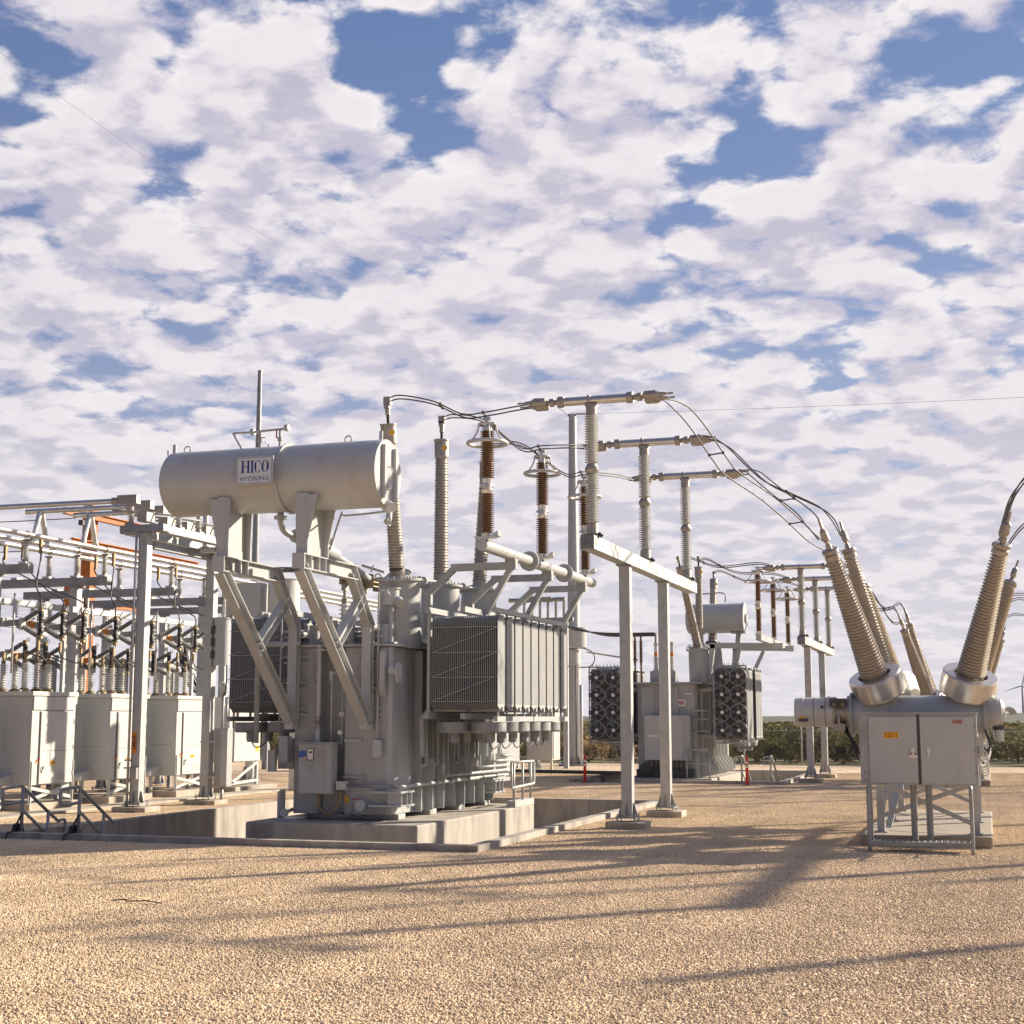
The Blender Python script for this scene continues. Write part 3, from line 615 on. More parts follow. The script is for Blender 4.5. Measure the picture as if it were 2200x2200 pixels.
jb = MB().box(-13.06,-12.84,28.1,28.3,.94,1.12).build('junction_box', M['paint2'], T, bevel=.008)
MB().tube(spline([(-13.47,28.15,.86),(-13.45,28.12,.6),(-13.25,28.1,.45),(-13.02,28.12,.6),(-12.98,28.2,.94)], 6), .032, 8).build('flexible_conduit', M['brass'], T)
MB().tube([(-12.84,28.2,1.03),(-11.68,28.2,1.02)], .035, 10, 1).tube([(-11.7,28.2,1.02),(-11.62,28.28,1.02),(-11.62,29.0,1.03),(-11.62,35.6,1.03)], .038, 10).build('conduit', [M['paint2'], M['galvd']], T)
hp = MB()
for y0, z, yb in ((30.7,1.15,30.68),(33.0,1.27,32.98),(34.05,1.39,34.03),(34.75,1.51,34.73)):
    hp.tube([(-11.62,y0,z),(-11.62,35.65,z)], .034, 10); hp.tube([(-11.64,yb,z+.75),(-11.64,yb,z+.2),(-11.62,yb+.02,z)], .03, 8); hp.box(-11.70,-11.62,yb-.06,yb+.06,z+.02,z+.22)
for y in (30.2,31.1,32.3,33.3,34.3,35.3): hp.box(-11.68,-11.57,y-.015,y+.015,.97,1.1,1); hp.box(-11.957,-11.66,y-.012,y+.012,1.0,1.55)
hp.build('side_conduit', [M['paint2'], M['galvd']], T)
for i in range(7):                                    # thermometer pipes bent into the wall
    y = 30.1 + .69*i; MB().tube(spline([(-11.83,y,2.6),(-11.83,y,1.55),(-11.84,y-.05,1.42),(-11.95,y-.2,1.38)], 5), .03 if i > 1 else .055, 8).build('cooling_pipe', M['paint2'], T)
tm = MB().box(-12.3,-12.13,28.22,28.41,1.62,1.98); tm.cyl((-12.22,28.21,1.83), (-12.22,28.2,1.83), .05, n=14)
tm.build('thermometer', M['paint2'], T, bevel=.02); MB().tube([(-12.22,28.3,1.98),(-12.22,28.3,3.9),(-12.22,28.3,5.05),(-12.18,28.3,5.12),(-12.02,28.3,5.12),(-11.98,28.3,5.0)], .022, 8).build('capillary_pipe', M['paint2'], T)
MB().cyl((-12.55,28.42,.62), (-12.55,28.25,.62), .09, n=18).cyl((-12.55,28.25,.62), (-12.55,28.2,.62), .12, n=18).box(-12.75,-12.55,28.21,28.22,.74,.76,1).build('drain_valve', [M['paint2'], M['redl']], T)
MB().torus((-13.02+.0,28.415,.62), (0,1,0), .24, .012, 28, 6).build('manhole_ring', M['paint'], T); MB().box(-12.98,-12.90,28.395,28.4155,.66,.8).build('caution_plate', M['yellow'], T)
MB().box(-13.0,-12.6,28.36,28.415,1.93,1.99).build('wall_bracket', M['paint2'], T); MB().box(-13.0,-12.55,28.3,28.415,1.19,1.21).build('cable_shelf', M['paint2'], T)
eq = MB().cyl((-12.18,28.9,4.85), (-12.18,28.9,5.2), .17, n=24).cyl((-12.18,28.9,5.2), (-12.18,28.9,5.23), .2, n=24).cyl((-12.18,28.9,4.0), (-12.18,28.9,4.85), .05, n=10).box(-12.3,-12.06,28.8,29.0,4.0,4.06)
eq.cyl((-11.98,28.8,4.95), (-11.9,28.72,4.88), .1, n=16); eq.build('pressure_relief', M['paint2'], T)
lf = MB().prism((-12.02,28.3,2.9), (0,-1,0), (0,0,1), [(0,0),(.05,0),(.12,.12),(.1,.9),(0,.98)], .12); lf.cyl((-11.9,28.2,3.45), (-11.72,28.2,3.4), .1, n=18); lf.prism((-11.72,28.2,3.38), (0,1,0), (0,0,1), [(-.16,-.1),(-.08,-.22),(.1,-.2),(.17,0),(.1,.2),(-.08,.2),(-.16,.1)], .035)
lf.build('lifting_trunnion', M['paint2'], T)
lt_ = MB().box(-14.62,-14.25,28.5,28.75,1.35,2.0); lt_.cyl((-14.6,28.2,1.3), (-14.6,28.2,1.75), .10, n=14); lt_.tube([(-14.95,28.1,1.9),(-14.95,28.1,3.95),(-14.9,28.1,4.0),(-14.0,28.2,4.02)], .06, 12); lt_.box(-14.4,-14.2,28.1,28.3,1.5,2.05)
lt_.tube([(-14.45,28.2,2.1),(-14.45,28.2,4.6)], .022, 8); lt_.build('dehydrating_breather', M['paint'], T)
sm = MB().cyl((-14.22,28.1,.45), (-14.22,28.0,.45), .085, n=16); sm.box(-14.4,-13.9,27.95,28.4,.3,.35); sm.box(-14.36,-14.32,28.0,28.3,.35,.9); sm.tube([(-14.22,28.1,.45),(-14.22,28.45,.5)],.04,8); sm.build('filter_valve', M['paint2'], T)
# radiators
for i in range(9): radiator(T, -11.33, -9.8, 29.36+.603*i, .5, 2.57, 4.62, 34)
for i in range(9): radiator(T, -16.2, -14.66, 29.36+.603*i, .5, 2.55, 4.68, 34)
def rad_frame(x0, x1, outer):
    f = MB(); s = 1 if outer == x1 else -1; inn = x0 if s > 0 else x1
    for z in (2.47, 4.74):
        for x in (inn - s*.06, (x0+x1)/2): f.bar((x,29.0,z), (x,34.5,z), .1, .12)
    for y in (29.1, 34.4): f.bar((inn-s*.05,y,2.45), (inn-s*.05,y,4.7), .06, .06)
    for a, b in ((29.05,31.6),(31.66,34.5)): f.box(outer-.09*(1 if s>0 else 0), outer+.09*(0 if s>0 else 1), a, b, 2.36, 2.47); f.box(outer-.08*(1 if s>0 else 0), outer+.08*(0 if s>0 else 1), a, b, 4.66, 4.76)
    for i in range(9):
        y = 29.36+.603*i
        f.cyl((outer-s*.1,y,4.6), (outer-s*.1,y,4.7), .03, n=6); f.cyl((outer-s*.1,y,2.45), (outer-s*.1,y,2.6), .03, n=6)
    yb = 29.10                                        # flat tie bars across the front fins
    for z in (2.78, 3.29, 3.82, 4.36): f.box(x0-.02, x1+.01, yb-.008, yb-.002, z, z+.012)
    for z in (2.78, 3.29, 3.82): f.bar((x0,yb-.005,z), (x1,yb-.005,z+.54), .006, .012)
    f.build('radiator_frame', M['rad'], T)
    h = MB()
    for z in (2.52, 4.3 if s < 0 else 4.1):
        h.cyl((inn-s*.1,29.2,z), (inn-s*.1,34.4,z), .09, n=14)
        for y in (30.2, 33.2): h.cyl((inn-s*.1,y,z), (-11.96 if s > 0 else -14.2,y,z), .08, n=12)
    h.tube(spline([(inn-s*.12,29.3,2.5),(inn-s*.3,29.35,2.45),(inn-s*.32,29.4,2.2),(inn-s*.32,29.4,1.6)], 5), .07, 10)
    h.build('oil_header', M['paint'], T)
    for k in range(6):
        for x in ((x0+.36), (x1-.36)):
            y = 29.55+.83*k; g = MB().lathe((x,y,2.12), (0,0,1), [(0,.35),(.03,.38),(.22,.38)], 20, cap=False)
            for rr_ in (.1,.2,.3): g.torus((x,y,2.12), (0,0,1), rr_, .008, 18, 4)
            for a in range(4): c, s_ = math.cos(a*math.pi/4), math.sin(a*math.pi/4); g.bar((x-.37*c,y-.37*s_,2.115), (x+.37*c,y+.37*s_,2.115), .012, .008)
            g.cyl((x,y,1.9), (x,y,2.2), .1, n=12); g.build('cooling_fan', M['galvd'], T)
    w = MB()
    for k in range(5): w.tube(spline([(outer-s*.36,29.55+.83*k,1.92),(outer-s*.36,29.75+.83*k,1.78),(outer-s*.36,30.1+.83*k,1.82),(outer-s*.36,30.38+.83*k,1.95)], 4), .014, 5)
    w.build('fan_cable', M['black'], T)
rad_frame(-11.33, -9.8, -9.8); rad_frame(-16.2, -14.66, -16.2)
# high-voltage bushings on their turrets, fanned out
def hv_bushing(root, tb, tt, b, t, n=40, r0=.19, r1=.165, turret_r=.47, mats=None, ins='sil', cap=True):
    tb, tt, b, t = map(V, (tb, tt, b, t)); d = tt-tb; L = d.length
    tu = MB().lathe(tb, d, [(0,turret_r+.02),(L,turret_r-.02)], 32); tu.lathe(tt-d.normalized()*.05, d, [(0,turret_r+.05),(.05,turret_r+.05)], 32)
    for k in range(20):
        a = 2*math.pi*k/20; u = d.orthogonal().normalized(); w = d.normalized().cross(u); c = tt + (u*math.cos(a)+w*math.sin(a))*(turret_r+.02); tu.cyl(c, c+d.normalized()*.05, .02, n=6)
    for s in (-1, 1): tu.torus(tt + V((s*.35,-.36,.02)), (0,1,0), .07, .016, 14, 5)
    tu.lathe(tt, d, [(0,turret_r*.8),(.08,turret_r*.6)], 28)
    to = tu.build('turret', M['paint'], root)
    a = b-t; ax = (t-b); Lb = ax.length; axn = ax.normalized()
    bm = MB().lathe(tt+d.normalized()*.05, b-tt-d.normalized()*.05, [(0,r0+.1),(.04,r0+.1),(.05,r0*.9),((b-tt).length-.05,r0*.9)], 24)
    bm.lathe(b, ax, sheds(0, Lb, n, r0*.84, r0, r1*.84, r1, .01), 22, 1)
    bo = bm.build('bushing', [M['alud'], M[ins]], root)
    if cap:
        cp = MB().lathe(t, ax, [(0,r1*.9),(.05,r1),(.05,r1*1.02),(.42,r1*1.06),(.44,r1*1.16),(.47,r1*1.16),(.47,.06)], 24); cp.build('oil_head', M['alud'], bo)
        q = t + axn*.25; g = MB().cyl(q+V((.10,-.10,0)), q+V((.125,-.145,0)), .075, n=18); g.cyl(q+V((.125,-.145,0)), q+V((.129,-.152,0)), .06, n=16, m=1); g.build('oil_sight_glass', [M['white'], M['yellow']], bo)
        tm = MB().cyl(t+axn*.47, t+axn*.66, .035, n=10, m=1); tm.cyl(t+axn*.66, t+axn*.80, .055, n=10); tm.box(*sum([(c-.06, c+.06) for c in (t+axn*.86)], ()))
        tm.build('terminal', [M['alud'], M['black']], bo)
    return bo, t+axn*.9
HV = []
for tb, tt, b, t in (((-12.25,29.6,4.0),(-12.25,29.47,5.48),(-12.25,29.33,5.72),(-12.25,28.85,8.38)), ((-12.25,32.05,4.0),(-12.25,32.05,5.56),(-12.25,32.06,5.82),(-12.25,32.06,8.62)), ((-12.25,34.66,4.0),(-12.25,34.8,5.66),(-12.25,34.84,5.9),(-12.25,35.3,8.62))):
    HV.append(hv_bushing(T, tb, tt, b, t)[1])
tp = MB()
for a, b in (((-12.9,28.9,5.75),(-12.45,29.1,5.6)),((-12.1,29.9,5.5),(-12.2,31.6,5.62)),((-12.1,32.4,5.6),(-12.2,34.4,5.7))): tp.cyl(a, b, .03, n=8); tp.cyl(lerp(a,b,.45), lerp(a,b,.5), .09, n=12)
tp.build('vent_manifold', M['paint2'], T)
# buchholz pipe from drum to cover
bz = MB().tube(spline([(-13.25,25.7,6.5),(-13.25,25.72,6.3),(-13.2,25.9,6.1),(-13.0,26.6,5.98),(-12.9,28.0,5.75),(-12.9,29.3,5.5)], 6), .065, 12)
bz.cyl((-13.25,25.7,6.42), (-13.25,25.7,6.36), .13, n=14); bz.cyl((-13.13,26.1,6.08), (-13.06,26.35,6.03), .14, n=14); bz.cyl((-12.97,27.1,5.9), (-12.93,27.6,5.83), .15, n=14); bz.cyl((-12.95,27.35,5.9), (-12.95,27.35,6.15), .1, n=12)
bz.build('oil_pipe', M['paint2'], T)
MB().tube(spline([(-12.3,26.0,5.75),(-12.2,26.3,6.5),(-12.0,26.0,6.42),(-11.5,25.8,6.4),(-10.9,25.7,6.42)], 5), .02, 6).build('gauge_line', M['galv'], T)
# arrester arms and tube
for y in (30.3, 33.1, 36.2):
    xb = -11.86; f = MB()
    f.bar((xb,y,3.99 if y < 35 else 4.6), (xb,y,5.28), .14, .14, (0,1,0)).bar((xb-.06,y,5.16), (-11.19,y,5.815), .134, .134, (0,1,0)).bar((-11.31,y,5.78), (-9.78,y,5.78), .147, .16).bar((-9.92,y,5.72), (-10.5,y,4.72), .12, .126, (0,1,0))
    f.box(-10.02,-9.78,y-.1,y+.1,5.862,5.93)
    if y > 35: f.bar((xb,y,4.6), (xb,35.1,3.9), .14, .14, (1,0,0))
    f.build('arrester_arm', M['paint'], T)
ap = MB().lathe((-9.9,28.3,6.02), (0,1,0), [(0,.125),(8.95,.125)], 24)
for y in (31.6, 34.5): ap.lathe((-9.9,y,6.02), (0,1,0), [(0,.23),(.05,.23)], 28)
for y in (30.3, 33.1, 36.2): ap.box(-10.02,-9.78,y-.14,y-.11,5.93,6.05); ap.box(-10.02,-9.78,y+.11,y+.14,5.93,6.05)
ap.build('arrester_beam', M['paint2'], T)
def arrester(root, x, y, zb, H, ins='brown', ring=.42, rc=.095, rs=.155, pr=.07):
    s = H/2.63
    b = MB().prism((x,y-.1,zb), (1,0,0), (0,0,1), [(-.09,-.03),(.1,-.03),(.34,.05),(.34,.16),(.12,.03),(-.22,.05)], .2) if pr else MB()
    b.lathe((x,y,zb+.0*s), (0,0,1), [(0,.15),(.05,.15),(.05,.11),(.14*s,.12)], 18)
    bo = b.build('arrester_base', M['alu'], root)
    a = MB(); z = .14*s
    a.lathe((x,y,zb), (0,0,1), sheds(z, .98*s, 18, rc, rs, rc*.97, rs*.97), 20)
    a.lathe((x,y,zb), (0,0,1), [(.98*s,.11),(1.05*s,.13),(1.07*s,.10),(1.11*s,.10),(1.13*s,.15),(1.17*s,.15),(1.19*s,.11),(1.30*s,.12)], 18, 1)
    a.lathe((x,y,zb), (0,0,1), sheds(1.30*s, 2.32*s, 21, rc, rs, rc*.97, rs*.97), 20)
    ao = a.build('surge_arrester', [M[ins], M['alu']], root)
    t = MB().lathe((x,y,zb), (0,0,1), [(2.32*s,.10),(2.42*s,.11),(2.42*s,.05),(2.58*s,.05)], 16); t.box(x-.08,x+.08,y-.05,y+.05,zb+2.56*s,zb+2.62*s)
    t.build('terminal', M['alu'], ao)
    g = MB().torus((x,y,zb+2.06*s), (0,0,1), ring, .04*s, 40, 10); g.torus((x,y,zb+2.46*s), (0,0,1), ring*.43, .03*s, 28, 8)
    for k in range(4):
        c, q = math.cos(k*math.pi/2+.5), math.sin(k*math.pi/2+.5); g.tube(spline([(x+ring*.43*c,y+ring*.43*q,zb+2.46*s),(x+ring*.52*c,y+ring*.52*q,zb+2.3*s),(x+ring*.75*c,y+ring*.75*q,zb+2.14*s),(x+ring*c,y+ring*q,zb+2.06*s)], 4), .018*s, 6)
        if k % 2 == 0: g.bar((x-ring*.42*c,y-ring*.42*q,zb+2.44*s), (x+ring*.42*c,y+ring*.42*q,zb+2.44*s), .05, .02)
    g.build('grading_ring', M['whitep'], ao)
    return V((x,y,zb+2.62*s))
AR = [arrester(T, -9.9, y, 6.16, 2.66) for y in (28.64, 32.68, 36.55)]
# low-voltage side on the cover
for i in range(4):
    x, y = -13.75+.06*i, 29.9+.95*i
    lv = MB().lathe((x,y,4.0), (0,0,1), [(0,.16),(.25,.16),(.25,.12)], 18, 2); lv.lathe((x,y,4.25), (0,0,1), sheds(0,.75,8,.075,.14), 18, 0 if i else 1)
    lv.lathe((x,y,5.0), (0,0,1), [(0,.075),(.12,.08),(.12,.04),(.35,.04)], 12, 2); lv.box(x-.05,x+.05,y-.08,y+.08,5.3,5.75,2)
    lv.build('low_voltage_bushing', [M['porc'], M['brown'], M['alud']], T)
lb = MB()
for k in range(3): lb.cyl((-13.75,29.7,5.5+.1*k), (-13.4,33.0,5.5+.1*k), .025, n=8)
for y in (29.9, 30.85, 31.8, 32.75): lb.box(-13.85,-13.5,y-.1,y+.1,5.44,5.76)
lb.build('low_voltage_bus', M['brass'], T)
cl = MB()
for k in range(5): cl.cyl((-14.0+.42*k,28.9,4.0), (-14.0+.42*k,28.9,4.45+.1*(k % 2)), .12, n=16)
cl.box(-13.9,-12.5,29.1,29.5,4.0,4.3); cl.tube([(-13.6,28.36,4.08),(-12.9,28.36,4.1)], .06, 10); cl.cyl((-12.9,30.6,4.0), (-12.9,30.6,5.1), .16, n=18)
cl.build('cover_fitting', M['paint'], T)
# ------------------------------------------------------------------ bus supports with station post insulators
def footing(x, y, w, label, h=.16, group=None):
    m = MB().prism((x,y,-.05), (1,0,0), (0,1,0), [(-w,-w*.75),(-w*.75,-w),(w*.75,-w),(w,-w*.75),(w,w*.75),(w*.75,w),(-w*.75,w),(-w,w*.75)], h+.05)
    return tag(m.build('concrete_footing', M['conc'], None, (x,y,0), bevel=.02), label, 'concrete footing', group)
def column(root, x, y, z0, z1, w=.25, name='column', mt='galv'):
    c = MB().box(x-w/2,x+w/2,y-w/2,y+w/2,z0+.12,z1); o = c.build(name, M[mt], root, bevel=.012)
    b = MB().box(x-.24,x+.24,y-.24,y+.24,z0+.07,z0+.1)
    for sx in (-1,1):
        b.prism((x+sx*w/2,y-.008,z0+.1), (1,0,0), (0,0,1), [(0,0),(sx*.11,0),(sx*.03,.3),(0,.3)], .016 if sx > 0 else -.016)
        b.prism((x-.008,y+sx*w/2,z0+.1), (0,1,0), (0,0,1), [(0,0),(sx*.11,0),(sx*.03,.3),(0,.3)], -.016 if sx > 0 else .016)
        for sy in (-1,1): b.cyl((x+sx*.2,y+sy*.2,z0), (x+sx*.2,y+sy*.2,z0+.16), .016, n=8)
    b.build('base_plate', M['galvd'], o); return o
def station_post(root, x, y, zb, zt, n=19, rc=.08, rs=.155, m='porc', two=True):
    H = zt-zb; p = MB(); k = H/2.95
    if two:
        P = [(0,.13*k+.01,1),(.24*k,.12*k+.01,1),(.26*k,.1,1)] + sheds(.27*k,1.36*k,n,rc,rs) + [(1.36*k,.1,1),(1.38*k,.12,1),(1.46*k,.15,1),(1.50*k,.15,1),(1.58*k,.11,1),(1.60*k,.1,1)] + sheds(1.61*k,2.72*k,n,rc,rs*.97) + [(2.72*k,.1,1),(2.74*k,.12,1),(2.94*k,.12,1)]
    else: P = [(0,rc*1.35,1),(.07,rc*1.35,1),(.07,rc,1)] + sheds(.08,H-.08,n,rc,rs) + [(H-.08,rc,1),(H-.07,rc*1.2,1),(H,rc*1.2,1)]
    p.lathe((x,y,zb), (0,0,1), P, 20)
    return p.build('post_insulator', [M[m], M['alud']], root)
def bus_support(label, group, x=-7.6, ys=(29.1,34.1,39.2), cols=(32.0,36.1), zb=6.19, ztop=9.02):
    t = thing('bus_support_stand', label, 'insulator stand', (x, cols[0], 0), group)
    b = MB().box(x-.27,x+.02,ys[0]-.4,ys[2]+.75,zb-.29,zb)
    for y in (ys[0]+.35, ys[1]+.2, ys[1]+.6, ys[2]-.3): b.box(x+.0205,x+.0235,y-.006,y+.006,zb-.29,zb,1)
    b.box(x+.021,x+.024,ys[0]-.28,ys[0]-.22,zb-.2,zb-.08,2).box(x+.021,x+.024,ys[1]-.2,ys[1]-.15,zb-.2,zb-.08,2)
    bo = b.build('beam', [M['galv'], M['galvd'], M['yellow']], t, bevel=.01)
    g = MB().box(x-.272,x+.022,ys[0]-.408,ys[0]-.4,zb-.292,zb+.002)
    for i in range(9):
        for j in range(7): g.box(x-.25+i*.03,x-.235+i*.03,ys[0]-.414,ys[0]-.408,zb-.28+j*.04+.02*(i%2),zb-.262+j*.04+.02*(i%2),1)
    g.build('mesh_end_cap', [M['galvd'], M['black']], bo)
    for y in cols:
        column(t, x-.12, y, .16, zb-.29-.03); MB().box(x-.3,x+.06,y-.2,y+.2,zb-.32,zb-.291).build('cap_plate', M['galvd'], t)
    for y in ys:
        MB().box(x-.26,x+.02,y-.16,y+.16,zb+.001,zb+.05).cyl((x+.08,y,zb+.07),(x+.03,y,zb+.02),.06,n=8).build('insulator_base', M['dark'], t)
        ins = station_post(t, x-.12, y, zb+.05, ztop, m='porc')
        c = MB().lathe((x-.12,y-.0,ztop+.10), (0,1,0), [(0,.001)], 4) if False else MB()
        c.box(x-.24,x+.0,y-.11,y+.11,ztop-.03,ztop+.02); c.lathe((x-.19,y,ztop+.11), (1,0,0), [(0,.12),(.05,.12)], 20); c.build('bus_clamp', M['alud'], ins)
        u = MB().lathe((x-1.15,y,ztop+.11), (1,0,0), [(.38,.095),(1.9,.095)], 24)
        for s, xx in ((-1, x-.72), (1, x+.66)):
            u.lathe((xx,y,ztop+.11), (s,0,0), [(0,.12),(.13,.125),(.13,.06),(.22,.06),(.22,.09),(.32,.09),(.32,.05),(.36,.05)], 18, 1)
            for dy in (-.09,.09): u.lathe((xx+s*.36,y+dy,ztop+.11-.05*(dy>0)), (s,0,.02), [(0,.05),(.04,.095),(.28,.10),(.36,.05),(.5,.03),(.5,.02),(.66,.02)], 14, 1)
        u.build('bus_tube', [M['brushed'], M['alud']], t)
    return t
BS = bus_support('tall galvanised stand of three grey post insulators and short bus tubes beside the near transformer', 'bus support stands')
for x, y, l in ((-7.72,32.0,'octagonal concrete footing under the front leg of the near bus stand'), (-7.72,36.1,'octagonal concrete footing under the rear leg of the near bus stand')): footing(x, y, .44, l)
bus_support('smaller-looking bus support stand far behind, beside the white mechanism drum', 'bus support stands', -6.4, (55.4,60.3,65.1), (56.9,62.0), 5.5, 8.05)
for x, y, l in ((-6.52,56.9,'concrete footing under the front leg of the far bus stand'), (-6.52,62.0,'concrete footing under the rear leg of the far bus stand')): footing(x, y, .44, l)
# ------------------------------------------------------------------ conductors (two strands each)
def jumper(P, d, label, group, r=.016, spacers=(), n=8):
    m = MB(); pts = spline(P, n); d = V(d)
    ends = (0, len(pts)-1)
    for s in (-1, 1):
        q = [p + d*s*min(1, .25+min(i, len(pts)-1-i)*.12) + V((0,0,-.05 if s > 0 else .0)) for i, p in enumerate(pts)]; m.tube(q, r, 6)
    for k in spacers:
        p = pts[int(k*(len(pts)-1))]; m.bar(p-d, p+d+V((0,0,-.05)), .03, .03); m.obox(p-d, (.028,0,0), (0,.028,0), (0,0,.032)); m.obox(p+d+V((0,0,-.05)), (.028,0,0), (0,.028,0), (0,0,.032))
    c = pts[len(pts)//2]
    return tag(m.build('jumper_conductor', M['wire'], None, c), label, 'conductor', group)
PH = ('front', 'middle', 'rear'); YS = (29.1, 34.1, 39.2)
for i in range(3):
    h = HV[i]; a = AR[i]; e = V((-8.85, YS[i], 9.13))
    MB().box(h.x-.07,h.x+.09,h.y-.06,h.y+.06,h.z-.02,h.z+.16).build('jumper_clamp', M['alud'], T)
    jumper([h+V((.02,0,.12)), h+V((.35,.0,.16)), h+V((1.1,0,-.02)), a+V((-.55,.02,.1)), a+V((.0,0,.10)), lerp(a, e, .5)+V((0,0,.06)), e+V((-.3,0,-.02)), e], (0,.07,.0),
           'twin cable from the %s bushing over its arrester to the bus stand' % PH[i], 'jumpers to the bus stand', spacers=(.33,.57))
    pts = (((-6.27,29.1,9.13),(-6.04,29.93,9.11),(-5.8,30.71,8.84),(-5.45,31.8,8.2),(-5.27,32.33,7.95),(-4.7,33.84,7.59),(-4.29,34.87,7.23),(-3.84,35.92,6.79),(-3.36,36.99,6.54),(-2.93,37.7,6.05)),
           ((-6.24,34.1,9.21),(-5.93,34.01,9.1),(-5.57,33.91,8.84),(-5.16,33.78,8.39),(-4.67,33.63,7.92),(-4.02,33.43,7.56),(-3.53,33.28,7.29),(-3.3,33.21,7.12),(-3.11,33.14,6.86),(-2.96,33.1,6.5)),
           ((-6.18,39.2,9.24),(-5.62,37.63,8.9),(-4.94,35.64,8.22),(-4.36,33.76,7.63),(-3.82,31.95,7.11),(-3.42,30.5,6.68),(-3.17,29.54,6.31),(-2.98,28.75,5.93)))[i]
    jumper(pts, ((.15,.04,.05),(.05,.16,0),(.15,.04,.05))[i], 'twin cable drooping from the %s bus tube to the %s pole of the near breaker' % (PH[i], ('rear','middle','front')[i]), 'jumpers down to the breaker', spacers=((.32,.7),(.55,),(.5,))[i], n=5)
